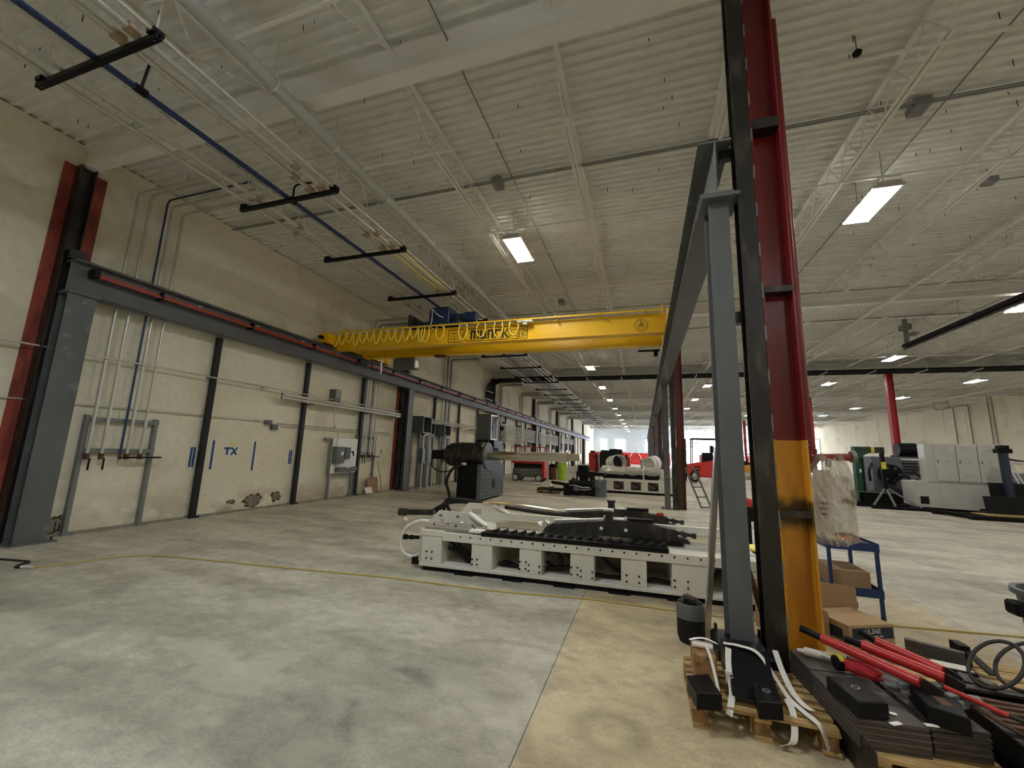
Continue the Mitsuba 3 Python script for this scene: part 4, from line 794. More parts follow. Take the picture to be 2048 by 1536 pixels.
part(d, 'door_frame', join(span(-5.25, -5.235, 13.72, 13.78, 2.0, 2.92), span(-5.25, -5.235, 14.32, 14.38, 2.0, 2.92), span(-5.25, -5.235, 13.78, 14.32, 2.0, 2.06), span(-5.25, -5.235, 13.78, 14.32, 2.86, 2.92)), 'mat_white')
part(t, 'lamp_arm', tube([(-5.25, 14.3, 2.9), (-5.1, 14.35, 2.6), (-4.95, 14.3, 2.3), (-5.0, 14.2, 1.98)], .025, 6), 'mat_strut', smooth=True)
part(t, 'beacon', join(trimesh.creation.icosphere(1, .09).apply_translation((-5.03, 14.35, 2.45))), 'mat_black')

# ------------------------------------------------------------------ black clamp assembly further back
t = thing('clamp_assembly', 'black machine assembly with toggles standing in front of the wrapped bed', 'machine')
part(t, 'base', cbox(-2.95, -1.75, 15.7, 17.2, .0, .42, .02), 'mat_black')
part(t, 'drum', rod((-1.62, 15.95, 0), (-1.62, 15.95, .62), .26, 24), 'mat_machinegrey', smooth=35)
part(t, 'upper_plate', cbox(-2.75, -1.45, 15.75, 17.1, .46, .60, .01), 'mat_blackmatte')
part(t, 'tower', cbox(-2.5, -1.9, 16.0, 16.8, .60, .95, .02), 'mat_black')
part(t, 'top_block', join(cbox(-2.45, -2.05, 16.0, 16.6, .95, 1.17, .02), cbox(-1.85, -1.45, 16.1, 16.7, .78, .92, .02)), 'mat_black')
for k in range(4): part(t, 'tie_rod', rod((-2.9 + k * .42, 15.66, .30 + .03 * (k % 2)), (-2.9 + k * .42, 17.3, .30), .05, 10), 'mat_blacksteel')
for k in range(6): part(t, 'fitting', rod((-2.6 + k * .2, 15.9, .60), (-2.6 + k * .2, 15.9, .70 + .04 * (k % 3)), .035, 8), 'mat_galv' if k % 2 else 'mat_black')
part(t, 'arm', join(bar((-3.4, 15.7, .50), (-2.75, 15.72, .43), .14, .1), bar((-3.35, 15.7, .22), (-2.9, 15.72, .24), .12, .1)), 'mat_black')
part(t, 'end_knob', rod((-3.48, 15.7, .24), (-3.3, 15.7, .24), .09, 12), 'mat_blacksteel')
part(t, 'valve_block', cbox(-2.55, -2.36, 15.62, 15.72, .22, .40, .01), 'mat_machinegrey')
part(t, 'mast', join(span(-1.80, -1.74, 16.4, 16.46, .9, 1.62), span(-1.88, -1.72, 16.38, 16.48, 1.5, 1.56)), 'mat_black')
part(t, 'hydraulic_line', join(tube([(-2.7, 15.68, .40), (-2.5, 15.64, .44), (-2.2, 15.66, .36), (-1.95, 15.68, .38)], .018, 6), tube([(-2.4, 15.68, .30), (-2.1, 15.66, .28), (-1.9, 15.68, .33)], .014, 6)), 'mat_galv', smooth=True)
part(t, 'plastic_scrap', trimesh.Trimesh(*(lambda m: (m.vertices, m.faces))(sheet(lambda u, v: (-3.2 + 1.9 * u, 15.35 + .35 * v, .02 + .05 * meshkit.noise(A(u * 9, v * 5, 1.))), 30, 8)), process=False), 'mat_film', smooth=True, label='crumpled clear plastic')
# ------------------------------------------------------------------ wrapped second bed
B0, B1, BY = -1.62, 1.10, 18.35
t = thing('machine_bed', 'second cream machine bed under clear plastic wrap beyond the black assembly', 'machine')
part(t, 'skid', span(B0 + .1, B1, BY + .03, BY + 1.3, 0, .09), 'mat_black')
part(t, 'bottom_beam', cbox(B0, B1, BY, BY + 1.4, .09, .15, .006), 'mat_cream')
part(t, 'top_beam', cbox(B0, B1, BY - .01, BY + 1.4, .50, .61, .006), 'mat_cream')
part(t, 'back_plate', span(B0, B1, BY + .5, BY + .52, .15, .5), 'mat_creamdark')
for a, b in ((B0, B0 + .35), (B0 + .78, B0 + 1.06), (B0 + 1.48, B0 + 1.76), (B0 + 2.18, B0 + 2.46), (B1 - .12, B1)): part(t, 'upright_panel', cbox(a, b, BY, BY + .5, .15, .5, .005), 'mat_cream')
for a in (B0 + .4, B0 + 1.12, B0 + 1.82): part(t, 'hose', tube([(a, BY + .2, .45), (a + .2, BY + .15, .38), (a + .3, BY + .2, .25), (a + .1, BY + .2, .18), (a - .02, BY + .2, .25)], .03, 6), 'mat_rubber', smooth=True)
part(t, 'black_carriage', cbox(B0 - .1, B1 - .45, BY + .1, BY + 1.3, .61, .86, .02), 'mat_black')
part(t, 'gusset', join(plate([(.55, .61), (.75, 1.1), (.98, .61)], (0, BY + .12, 0), (1, 0, 0), (0, 0, 1), .02), plate([(.85, .61), (1.0, .95), (1.1, .61)], (0, BY + .3, 0), (1, 0, 0), (0, 0, 1), .02)), 'mat_cream')
part(t, 'red_cover', rz(span(-.14, .14, -.1, .1, 0, .02), 20).apply_translation((.9, BY + .1, .63)), 'mat_redcloth')
wrap = sheet(lambda u, v: (B0 - .25 + (B1 - .3 - B0 + .25) * u + .02 * math.sin(17 * v), BY + .02 + 1.4 * v, .90 + .17 * math.sin(math.pi * min(1, v * 1.1)) * (1 - .35 * u) + .07 * meshkit.noise(A(u * 14, v * 9, 3.)) + .03 * meshkit.noise(A(u * 40, v * 24, 5.)) - (.17 if v < .02 else 0) - (.12 if u < .02 or u > .98 else 0)), 60, 30)
part(t, 'plastic_wrap', wrap, 'mat_film', smooth=True, label='wrinkled clear plastic wrap')
part(t, 'wrap_body', cbox(B0 - .1, B1 - .5, BY + .15, BY + 1.2, .86, .94, .02), 'mat_creamdark')
part(t, 'wrapped_part', join(cbox(-.75, -.3, BY + .3, BY + .8, .94, 1.12, .04), rod((-.2, BY + .6, 1.0), (.6, BY + .6, 1.08), .07, 10), cbox(-.1, .3, BY + .2, BY + .5, .95, 1.06, .03)), 'mat_cabinetwhite')
part(t, 'tie_strap', ribbon([(-.02, BY - .02, .62), (-.05, BY + .0, .98), (-.02, BY + .3, 1.16), (-.3, BY + .6, 1.18)], .05, .004, (1, 0, 0)), 'mat_strap')
for i, (x, y, a, lab) in enumerate(((-1.35, 20.3, -55, 'white drum lying open towards the viewer, dark inside, behind the wrapped bed'), (.30, 21.5, 60, 'white drum with a strap behind the wrapped bed, right of the open one'))):
    t = thing('drum', lab, 'drum'); d = A(math.cos(math.radians(a)), math.sin(math.radians(a)), .15)
    p = A(x, y, 1.22); part(t, 'shell', ring(p - d * .2, p + d * .45, .36, .34, 24), 'mat_white', smooth=35); part(t, 'inner', rod(p + d * .1, p + d * .12, .335, 24), 'mat_blackmatte' if i == 0 else 'mat_white')
    part(t, 'stand', cbox(x - .5, x + .5, y - .3, y + .6, 0, .86, .02), 'mat_cabinetwhite')
    if i: part(t, 'strap', ring(p, p + d * .06, .368, .35, 24), 'mat_strut')
# low pallet with plastic left of the black assembly
t = thing('pallet', 'small low pallet with crumpled plastic on the floor left of the black assembly', 'pallet')
for k in range(4): part(t, 'deck_board', span(-4.2, -3.25, 16.35 + .2 * k, 16.48 + .2 * k, .09, .115), 'mat_wood')
for x in (-4.15, -3.75, -3.35): part(t, 'runner', span(x, x + .08, 16.35, 17.1, 0, .09), 'mat_woodend')
part(t, 'lid', cbox(-4.15, -3.3, 16.4, 17.0, .115, .2, .02), 'mat_blacksteel')
part(t, 'plastic', sheet(lambda u, v: (-4.2 + 1.0 * u, 16.3 + .8 * v, .22 + .16 * meshkit.noise(A(u * 6, v * 6, 8.)) + .05 * meshkit.noise(A(u * 20, v * 20, 2.))), 24, 20), 'mat_film', smooth=True)

# ------------------------------------------------------------------ scissor lift, drum, bin by the left wall
t = thing('scissor_lift', 'red and dark grey scissor lift parked by the left wall behind the chrome screw', 'scissor lift')
X0, X1, Y0, Y1 = -7.1, -5.35, 22.3, 23.2
part(t, 'chassis', cbox(X0, X1, Y0, Y1, .22, .72, .03), 'mat_boxgrey')
part(t, 'upper_box', cbox(X0 + .05, X1 - .05, Y0 + .05, Y1 - .05, .72, .98, .02), 'mat_blackmatte')
part(t, 'deck', cbox(X0 - .1, X1 + .1, Y0 - .02, Y1 + .02, .98, 1.10, .01), 'mat_red')
part(t, 'red_end', join(cbox(X1 - .04, X1 + .1, Y0 - .03, Y1, .2, .98, .01)), 'mat_red')
for z in (1.5, 1.9): part(t, 'guard_rail', join(rod((X0 - .1, Y0, z), (X1 + .1, Y0, z), .02, 6), rod((X0 - .1, Y1, z), (X1 + .1, Y1, z), .02, 6), rod((X0 - .1, Y0, z), (X0 - .1, Y1, z), .02, 6), rod((X1 + .1, Y0, z), (X1 + .1, Y1, z), .02, 6)), 'mat_red')
for x in np.linspace(X0 - .1, X1 + .1, 4): part(t, 'guard_post', join(rod((x, Y0, 1.1), (x, Y0, 1.92), .02, 6), rod((x, Y1, 1.1), (x, Y1, 1.92), .02, 6)), 'mat_red')
for x in (X0 + .2, X1 - .2):
    for y in (Y0 - .09, Y1 + .0):
        w_ = part(t, 'wheel', rod((x, y, .20), (x, y + .13, .20), .20, 20), 'mat_rubber', smooth=40); part(w_, 'rim', rod((x, y - .01, .20), (x, y, .20), .15, 16), 'mat_cabinetwhite')
part(t, 'ladder', join(rod((X0 - .16, Y0, .3), (X0 - .16, Y0, 1.0), .018, 6), rod((X0 - .16, Y0 + .35, .3), (X0 - .16, Y0 + .35, 1.0), .018, 6), *[rod((X0 - .16, Y0, .4 + .2 * k), (X0 - .16, Y0 + .35, .4 + .2 * k), .012, 6) for k in range(3)]), 'mat_white')
part(t, 'marking', join(*[span(X0 + .45 + .09 * k, X0 + .51 + .09 * k, Y0 - .004, Y0, .60, .63) for k in range(6)], *[span(X0 + .3 + .25 * k, X0 + .42 + .25 * k, Y0 - .004, Y0, .48, .50) for k in range(5)]), 'mat_cabinetwhite')
t = thing('plastic_bin', 'lime green plastic barrel standing by the left wall', 'barrel')
part(t, 'body', lathe([(0, 0), (.24, 0), (.27, .05), (.30, .55), (.31, .9), (.28, .97), (.0, .97)], (-4.85, 25.4, 0), n=20), 'mat_lime', smooth=35)
part(t, 'lid', lathe([(0, .97), (.30, .97), (.30, 1.02), (.05, 1.04), (0, 1.12)], (-4.85, 25.4, 0), n=20), 'mat_lime', smooth=35)
t = thing('oil_drum', 'rusty brown drum with dark fittings on top, left of the lime barrel', 'drum')
part(t, 'shell', lathe([(0, 0), (.24, 0), (.24, .28), (.255, .3), (.24, .32), (.24, .75), (0, .75)], (-5.35, 24.9, 0), n=18), 'mat_rust', smooth=35)
part(t, 'fitting', join(cbox(-5.5, -5.2, 24.8, 25.05, .75, .95, .03), rod((-5.6, 24.9, .82), (-5.1, 24.9, .86), .05, 8)), 'mat_black')
# dark cabinets and a mast truck beyond
for i, (x, y, w, h, mt, lab) in enumerate(((-4.3, 34, .8, 1.75, 'mat_red', 'red machine housing far down the hall, leftmost beyond the drums'), (-3.4, 33.5, 1.3, 1.8, 'mat_blackmatte', 'dark cabinet far down the hall beside the red housing'), (-1.55, 34, .5, 1.5, 'mat_redprimer', 'dark red machine part far down the hall beside the black mast truck'))):
    t = thing('far_machine', lab, 'machine'); part(t, 'housing', cbox(x, x + w, y, y + 1.2, .05, h, .03), mt); part(t, 'feet', join(span(x + .05, x + .2, y + .1, y + .9, 0, .05), span(x + w - .2, x + w - .05, y + .1, y + .9, 0, .05)), 'mat_black'); part(t, 'top_unit', cbox(x + .1, x + w * .6, y + .2, y + .8, h, h + .16, .03), 'mat_black')
t = thing('mast_truck', 'black lift truck mast standing far down the hall', 'lift truck')
for x in (-2.35, -1.75): part(t, 'mast_rail', span(x, x + .2, 31, 31.25, .0, 1.95), 'mat_black')
part(t, 'carriage', join(cbox(-2.4, -1.5, 30.9, 31.3, 1.55, 2.05, .03), cbox(-2.3, -1.6, 30.95, 31.3, .8, 1.3, .03)), 'mat_blackmatte')
part(t, 'chain', join(rod((-2.0, 30.95, .3), (-2.0, 30.95, 1.6), .03, 6), rod((-1.9, 30.95, .3), (-1.9, 30.95, 1.6), .03, 6)), 'mat_black'); part(t, 'foot', cbox(-2.5, -1.4, 30.8, 32, 0, .2, .02), 'mat_black')
t = thing('crate', 'brown wooden crate behind the wrapped bed beside the right column row', 'crate')
part(t, 'box', cbox(1.4 - 1.6, .55, 26.2, 27.2, .1, 1.35, .01), 'mat_cardboard'); part(t, 'lid', cbox(-.25, .6, 26.15, 27.25, 1.35, 1.42, .01), 'mat_white'); part(t, 'skid', span(-.2, .5, 26.3, 27.1, 0, .1), 'mat_woodend')
# ------------------------------------------------------------------ forklifts
def forklift(lab, x, y, col, s, seatcol='mat_black', hs=1.0):
    t = thing('forklift', lab, 'forklift'); m = lambda *a, c=.03: cbox(*[v for v in a], c)
    part(t, 'body', join(hull([(x, y, .25), (x + 1.75 * s, y, .25), (x + 1.75 * s, y, 1.05), (x, y, .85), (x, y + 1.1, .25), (x + 1.75 * s, y + 1.1, .25), (x + 1.75 * s, y + 1.1, 1.05), (x, y + 1.1, .85), (x + 1.4 * s, y, 1.12), (x + 1.4 * s, y + 1.1, 1.12)])), col)
    part(t, 'counterweight', cbox(x + 1.75 * s, x + 2.5 * s, y - .02, y + 1.12, .3, 1.25, .1), col)
    part(t, 'engine_cover', cbox(x + .75 * s, x + 1.75 * s, y + .1, y + 1.0, .8, 1.35, .06), seatcol)
    part(t, 'seat', join(cbox(x + .8 * s, x + 1.3 * s, y + .3, y + .8, 1.35, 1.45, .03), cbox(x + 1.2 * s, x + 1.35 * s, y + .3, y + .8, 1.45, 1.8, .03)), 'mat_black')
    for dx in (.35, 2.0):
        for dy in (-.06, .9):
            w_ = part(t, 'tyre', rod((x + dx * s, y + dy, .30), (x + dx * s, y + dy + .25, .30), .30, 20), 'mat_rubber', smooth=40)
            part(w_, 'rim', rod((x + dx * s, y + dy - .01, .30), (x + dx * s, y + dy + .01, .30), .17, 14), 'mat_cabinetwhite')
    for dx in (.25, 1.5):
        for dy in (.08, 1.0): part(t, 'guard_post', bar((x + dx * s, y + dy, .85), (x + (dx + .05) * s, y + dy, 2.1), .05, .05), 'mat_black')
    part(t, 'overhead_guard', join(span(x + .25 * s, x + 1.6 * s, y + .06, y + .12, 2.1, 2.15), span(x + .25 * s, x + 1.6 * s, y + .98, y + 1.04, 2.1, 2.15), *[span(x + (.3 + .2 * k) * s, x + (.33 + .2 * k) * s, y + .06, y + 1.04, 2.1, 2.15) for k in range(7)]), 'mat_black')
    part(t, 'mast', join(span(x - .15, x - .03, y + .15, y + .27, .05, 2.1), span(x - .15, x - .03, y + .83, y + .95, .05, 2.1), span(x - .15, x - .03, y + .15, y + .95, 1.95, 2.05)), 'mat_black')
    part(t, 'fork', join(span(x - 1.0, x - .1, y + .25, y + .35, .05, .1), span(x - 1.0, x - .1, y + .75, y + .85, .05, .1)), 'mat_blacksteel')
    part(t, 'vent', join(span(x + .35 * s, x + .65 * s, y - .005, y, .58, .64), span(x + .35 * s, x + .65 * s, y - .005, y, .72, .78)), 'mat_black')
    if hs != 1:
        for k_ in [k_ for k_ in scene if k_.startswith(t + '__')]: scene[k_]['to_world'] = T().scale([1, 1, hs])
    return t
forklift('big red forklift parked in the hall right of the second column pair', 2.75, 29.8, 'mat_brightred', 1.25, hs=1.35)
forklift('yellow forklift parked far behind the red one', 8.2, 44.5, 'mat_orange', 1.0)
t = thing('pallet', 'pallet with white plastic wrapped goods in front of the yellow forklift', 'pallet')
part(t, 'deck', join(*[span(7.6, 8.9, 38.0 + .2 * k, 38.14 + .2 * k, .1, .13) for k in range(5)]), 'mat_wood'); part(t, 'runner', join(*[span(7.6 + .6 * k, 7.7 + .6 * k, 38, 38.95, 0, .1) for k in range(3)]), 'mat_woodend')
part(t, 'goods', trimesh.convex.convex_hull(np.array([(7.65 + 1.1 * rng.random(), 38.05 + .8 * rng.random(), .13 + .4 * rng.random()) for _ in range(26)])), 'mat_white')
# leaning dark rack by the second column pair
t = thing('leaning_rack', 'dark slotted steel ladder rack leaning on the floor beside the second red column', 'rack')
p0, p1 = A(1.72, 14.6, .03), A(1.30, 15.0, 1.28); sd = A(.30, .10, 0)
part(t, 'rail', bar(p0, p1, .05, .07, (0, 1, 0)), 'mat_boxgrey'); part(t, 'rail', bar(p0 + sd, p1 + sd, .05, .07, (0, 1, 0)), 'mat_boxgrey')
for k in range(5): q = p0 + (p1 - p0) * (.02 + .24 * k); part(t, 'rung', bar(q, q + sd, .10, .03, (0, 0, 1)), 'mat_boxgrey')
# ------------------------------------------------------------------ machines at right
t = thing('gantry_stand', 'dark green C-shaped steel lifting stand on a low black base', 'stand')
part(t, 'column', extr(isec(.28, .25, .02, .02), (8.02, 19.6, .15), (8.02, 19.6, 2.02), up=(1, 0, 0)), 'mat_greenpaint')
part(t, 'corner', plate([(-.14, 0), (.1, 0), (.14, .1), (.35, .22), (.35, .45), (-.14, .45)], (8.02, 19.74, 1.80), (1, 0, 0), (0, 0, 1), .28), 'mat_greenpaint')
part(t, 'boom', cbox(7.88, 8.85, 19.46, 19.74, 2.02, 2.25, .01), 'mat_blacksteel')
part(t, 'warning_label', join(span(8.42, 8.53, 19.45, 19.46, 2.03, 2.24)), 'mat_yellowtape')
part(t, 'plate_label', span(7.98, 8.04, 19.44, 19.46, 1.25, 1.38), 'mat_paper')
part(t, 'base', join(cbox(7.7, 9.3, 19.2, 20.6, .0, .15, .01), cbox(8.0, 9.2, 19.4, 20.4, .15, .55, .01)), 'mat_black')
part(t, 'crossbar', span(7.8, 8.9, 19.3, 19.36, .52, .55), 'mat_strut')
t = thing('tripod_stand', 'black hoist leg on a spread tripod foot in front of the green stand', 'stand')
part(t, 'mast', cbox(8.50, 8.62, 19.0, 19.12, .62, 2.0, .01), 'mat_black'); part(t, 'warning_label', span(8.49, 8.63, 18.985, 19.0, 1.42, 1.68), 'mat_yellowtape')
part(t, 'hook', join(rod((8.6, 19.05, 1.95), (8.56, 19.05, 2.02), .05, 10)), 'mat_black')
for q in ((8.0, 18.7, .12), (9.4, 18.7, .10), (8.66, 18.75, .1)): part(t, 'leg', bar((8.56, 19.06, .75), q, .05, .05, (0, 1, 0)), 'mat_strut')
part(t, 'base_beam', join(cbox(7.9, 9.75, 18.55, 18.7, .0, .1, .005)), 'mat_black')
t = thing('press_machine', 'dark grey machine with black flywheel and top motor between green stand and white cabinet', 'machine')
part(t, 'frame', cbox(9.0, 10.9, 21.65, 23.05, .1, 1.92, .03), 'mat_machinegrey')
part(t, 'bed', cbox(8.9, 11.0, 21.45, 23.15, 0, .35, .02), 'mat_black')
part(t, 'flywheel', rod((9.55, 21.45, 1.2), (9.55, 21.65, 1.2), .40, 24), 'mat_black', smooth=40)
for k in range(6): part(t, 'flywheel_bolt', rod((9.55 + .28 * math.cos(k), 21.42, 1.2 + .28 * math.sin(k)), (9.55 + .28 * math.cos(k), 21.45, 1.2 + .28 * math.sin(k)), .05, 8), 'mat_machinegrey')
for k in range(4): part(t, 'louvre', span(10.05, 10.55, 21.62, 21.65, 1.25 + .13 * k, 1.30 + .13 * k), 'mat_blackmatte')
part(t, 'nameplate', span(10.0, 10.6, 21.62, 21.65, 1.80, 1.86), 'mat_paper')
part(t, 'top_motor', join(rod((10.1, 22.05, 2.25), (10.75, 22.05, 2.25), .28, 20), cbox(10.0, 10.9, 21.75, 22.35, 1.92, 2.0, .01), rod((10.75, 22.05, 2.3), (11.0, 22.05, 2.3), .15, 14)), 'mat_black', smooth=35)
part(t, 'pump', join(rod((9.9, 21.05, .75), (9.9, 21.65, .75), .25, 16), rod((10.1, 20.95, .5), (10.1, 21.55, .5), .16, 14)), 'mat_machinegrey', smooth=35)
part(t, 'hose', join(tube([(9.6, 21.35, .95), (9.75, 21.15, 1.15), (9.95, 21.10, 1.05), (9.9, 21.15, .5)], .05, 8), tube([(10.4, 21.35, 1.5), (10.2, 21.15, 1.3), (10.5, 21.05, 1.1), (10.8, 21.25, 1.25)], .05, 8), tube([(8.9, 21.45, 1.6), (8.7, 21.25, 1.3), (8.75, 21.35, .9)], .05, 8)), 'mat_rubber', smooth=True)
part(t, 'fittings', join(*[rod((10.2 + .12 * k, 21.30, 1.0 + .12 * (k % 3)), (10.2 + .12 * k, 21.65, 1.0 + .12 * (k % 3)), .045, 8) for k in range(6)]), 'mat_galv')
for k_ in [k_ for k_ in scene if k_.startswith(t + '__')]: scene[k_]['to_world'] = T().translate([.35, 0, 0])
# white cabinet machine
t = thing('machine_cabinet', 'large white-grey machine cabinet with three louvred doors over a long base', 'machine')
R_ = lambda m: rz(m, -14, (9.75, 18.6, 0))
CX, CY = 9.75, 18.6
def cp(name, m, mt, parent=None, **k): return part(parent or t, name, R_(m), mt, **k)
cp('base', cbox(CX - .45, CX + 2.3, CY + .35, CY + 1.9, .12, 1.02, .01), 'mat_cabinetwhite')
cp('plinth', cbox(CX - .4, CX + 2.2, CY + .4, CY + 1.8, 0, .12, .01), 'mat_black')
cp('side_window', span(CX - .30, CX - .08, CY + .33, CY + .35, .24, .50), 'mat_void')
cp('floor_vent', join(span(CX + 1.15, CX + 1.32, CY + .33, CY + .35, .03, .2)), 'mat_void')
cp('base_panel_joint', join(span(CX + .24, CX + .25, CY + .343, CY + .35, .14, .95), span(CX + 1.24, CX + 1.25, CY + .343, CY + .35, .14, .95), span(CX - .45, CX + .25, CY + .343, CY + .35, .90, .91)), 'mat_creamdark')
def louvres(x, y, z, n, w=.26):
    out = []
    for k in range(n):
        for c in range(3): out.append(hull([(x + c * w / 3, y, z + k * .045), (x + c * w / 3 + .07, y, z + k * .045), (x + c * w / 3, y - .012, z + k * .045), (x + c * w / 3 + .07, y - .012, z + k * .045), (x + c * w / 3 + .01, y, z + k * .045 + .02), (x + c * w / 3 + .06, y, z + k * .045 + .02)]))
    return join(out)
cp('base_louvres', join(louvres(CX + .55, CY + .35, .38, 11), louvres(CX + 1.5, CY + .35, .55, 7)), 'mat_cabinetwhite')
cp('upper_body', cbox(CX - .05, CX + 1.85, CY + .32, CY + 1.1, 1.02, 2.40, .01), 'mat_cabinetwhite')
for k, (a, b) in enumerate(((.20, .74), (.76, 1.27), (1.29, 1.80))):
    d = cp('door', cbox(CX + a, CX + b, CY + .27, CY + .32, 1.08, 2.36, .006), 'mat_cabinetwhite')
    for z in (1.14, 2.12): cp('louvre', louvres(CX + a + .12, CY + .27, z, 5), 'mat_cabinetwhite', d)
    cp('latch', span(CX + a + .05, CX + a + .08, CY + .255, CY + .27, 1.72, 1.80), 'mat_boxgrey', d)
    cp('hazard_label', plate([(-.05, 0), (.05, 0), (0, .09)], (CX + a + .3, CY + .27, 1.75), (1, 0, 0), (0, 0, 1), .002), 'mat_creamdark', d)
cp('clear_guard', span(CX + 1.86, CX + 3.9, CY + .9, CY + .92, 1.06, 1.80), 'mat_pane')
cp('guard_frame', join(*[bar((CX + x, CY + .88, 1.06), (CX + x - .22, CY + .88, 1.80), .04, .04, (0, 1, 0)) for x in (2.35, 2.45, 3.05, 3.2)], span(CX + 1.86, CX + 3.9, CY + .86, CY + .9, 1.78, 1.84), span(CX + 1.86, CX + 3.9, CY + .86, CY + .9, 1.03, 1.07)), 'mat_white')
cp('inner_rolls', join(*[rod((CX + 1.9, CY + 1.3 + .2 * k, 1.15 + .1 * k), (CX + 3.8, CY + 1.3 + .2 * k, 1.15 + .1 * k), .1, 12) for k in range(3)]), 'mat_machinegrey')
cp('lower_frame', cbox(CX + 1.9, CX + 3.9, CY + .8, CY + 1.9, .2, 1.03, .01), 'mat_cabinetwhite')
cp('cable', tube([(CX + 1.9, CY + 1.0, 2.0), (CX + 2.2, CY + .95, 1.92), (CX + 2.6, CY + .95, 1.84), (CX + 3.2, CY + 1., 1.8)], .035, 6), 'mat_rubber', smooth=True)
# black weldment in front
t = thing('steel_weldment', 'black steel weldment with an upright post and cross piece at the right edge', 'machine part')
part(t, 'floor_frame', join(cbox(9.6, 12.5, 16.7, 16.9, .0, .12, .01), cbox(9.3, 12.4, 17.9, 18.05, 0, .1, .01), bar((9.45, 18.0, .08), (9.8, 16.8, .06), .14, .1)), 'mat_black')
part(t, 'trough', join(plate([(10.3, .22), (12.6, .18), (12.6, .80), (10.27, .70)], (0, 17.3, 0), (1, 0, 0), (0, 0, 1), .03), plate([(10.75, .3), (12.6, .3), (12.6, 1.12), (10.72, 1.12)], (0, 17.75, 0), (1, 0, 0), (0, 0, 1), .03), span(10.3, 12.6, 17.28, 17.75, .15, .2)), 'mat_blackmatte')
part(t, 'leg', join(span(10.4, 10.55, 17.3, 17.7, 0, .2), span(12, 12.15, 17.3, 17.7, 0, .2)), 'mat_black')
part(t, 'post', cbox(11.05, 11.2, 17.5, 17.7, .2, 2.28, .01), 'mat_navy')
part(t, 'cross_piece', join(cbox(10.95, 11.3, 17.48, 17.72, 2.08, 2.22, .01), cbox(11.03, 11.22, 17.46, 17.74, 2.22, 2.33, .01)), 'mat_black')
part(t, 'board', rz(span(-.6, .6, -.3, .3, 0, .04), 4).apply_translation((10.6, 17.15, .13)), 'mat_wood')
# right wall services
for i, y in enumerate((38.5, 40.05)):
    t = thing('wall_riser', f'thin dark pipe down the right wall with a jog near the top, {"right" if i == 0 else "left"} of two', 'pipe')
    part(t, 'tube', bend([(XR - .08, y, .0), (XR - .08, y, 6.1), (XR - .08, y + 2.0, 6.1), (XR - .08, y + 2.1, 6.6)], .035, 8, .2), 'mat_strut', smooth=40)
for i, y in enumerate((36.4, 36.75)):
    t = thing('wall_riser', f'thin straight dark conduit on the right wall above the clear guard, {"right" if i == 0 else "left"} of two', 'conduit')
    part(t, 'tube', rod((XR - .05, y, .0), (XR - .05, y, 6.6), .03, 8), 'mat_strut', smooth=40)
solo('wall_rail', rod((XR - .1, 8, 1.93), (XR - .1, 74, 1.93), .02, 6), 'mat_strut', 'thin dark pipe running along the right wall', 'pipe', smooth=40)
# red jacket on a black bench
t = thing('work_bench', 'black steel beam stand seen between the grey and red columns', 'bench')
part(t, 'beam', cbox(1.7, 2.7, 8.9, 9.2, .46, .72, .01), 'mat_black'); part(t, 'leg', join(span(1.8, 1.9, 8.95, 9.15, 0, .46), span(2.5, 2.6, 8.95, 9.15, 0, .46)), 'mat_black')
solo('jacket', trimesh.convex.convex_hull(np.array([(1.75, 8.95, .72), (2.13, 8.95, .72), (1.75, 9.2, .72), (2.15, 9.2, .72), (1.8, 9.0, .86), (1.86, 9.08, .88), (2.05, 9.05, .81), (2.1, 9.1, .78)])), 'mat_redcloth', 'red jacket lying on the black beam stand', 'jacket')
solo('foam_cup', lathe([(0, 0), (.03, 0), (.04, .09), (.036, .09), (.03, .01), (0, .01)], (2.02, 8.92, .72), n=14), 'mat_white', 'small white foam cup on the black beam stand beside the red jacket', 'cup', smooth=35)
# ------------------------------------------------------------------ foreground right
def pallet(lab, x0, x1, y0, y1, h, n, cut=0):
    t = thing('pallet', lab, 'pallet'); p = (y1 - y0) / n
    for k in range(n): part(t, 'deck_board', cbox(x0 + rng.uniform(-.006, .006), x1 + rng.uniform(-.006, .006), y0 + k * p, y0 + (k + 1) * p - (.024 if k % 2 else .04), h - .022, h, .002), 'mat_wood')
    xs = (x0 + .0, (x0 + x1) / 2 - .045, x1 - .09)
    for x in xs: part(t, 'stringer_board', cbox(x, x + .09, y0, y1, h - .044, h - .022, .002), 'mat_wood')
    for x in xs:
        for y in (y0 + .02, (y0 + y1) / 2 - .05, y1 - .12): part(t, 'block', cbox(x, x + .085, y, y + .10, .022, h - .044, .003), 'mat_woodend')
        part(t, 'bottom_board', cbox(x, x + .09, y0, y1, 0, .022, .002), 'mat_wood')
    return t
pallet('small wooden pallet with black blocks and white straps at the foot of the grey column', .25, 1.005, 2.96, 3.60, .145, 7)
def steel_block(lab, pts, z0, z1, hole=None, c=.006):
    t = thing('steel_block', lab, 'steel block')
    P = Polygon(pts); m = hull([(x, y, z0 + c) for x, y in P.exterior.coords] + [(x, y, z1 - c) for x, y in P.exterior.coords] + [(x, y, z) for x, y in P.buffer(-c).exterior.coords for z in (z0, z1)])
    part(t, 'block', m, 'mat_black')
    if hole: part(t, 'bolt_hole', rod((*hole, z1), (*hole, z1 + .001), .016, 14), 'mat_void'); part(t, 'hole_rim', ring((*hole, z1), (*hole, z1 + .002), .02, .016, 14), 'mat_galv')
    return t
steel_block('black steel block on the left front of the small pallet', [(.231, 3.052), (.267, 2.862), (.409, 2.907), (.364, 3.117)], .145, .24)
steel_block('black steel block with a bolt hole on the middle of the small pallet', [(.615, 3.12), (.593, 2.90), (.725, 2.935), (.75, 3.162)], .145, .24, (.67, 3.04))
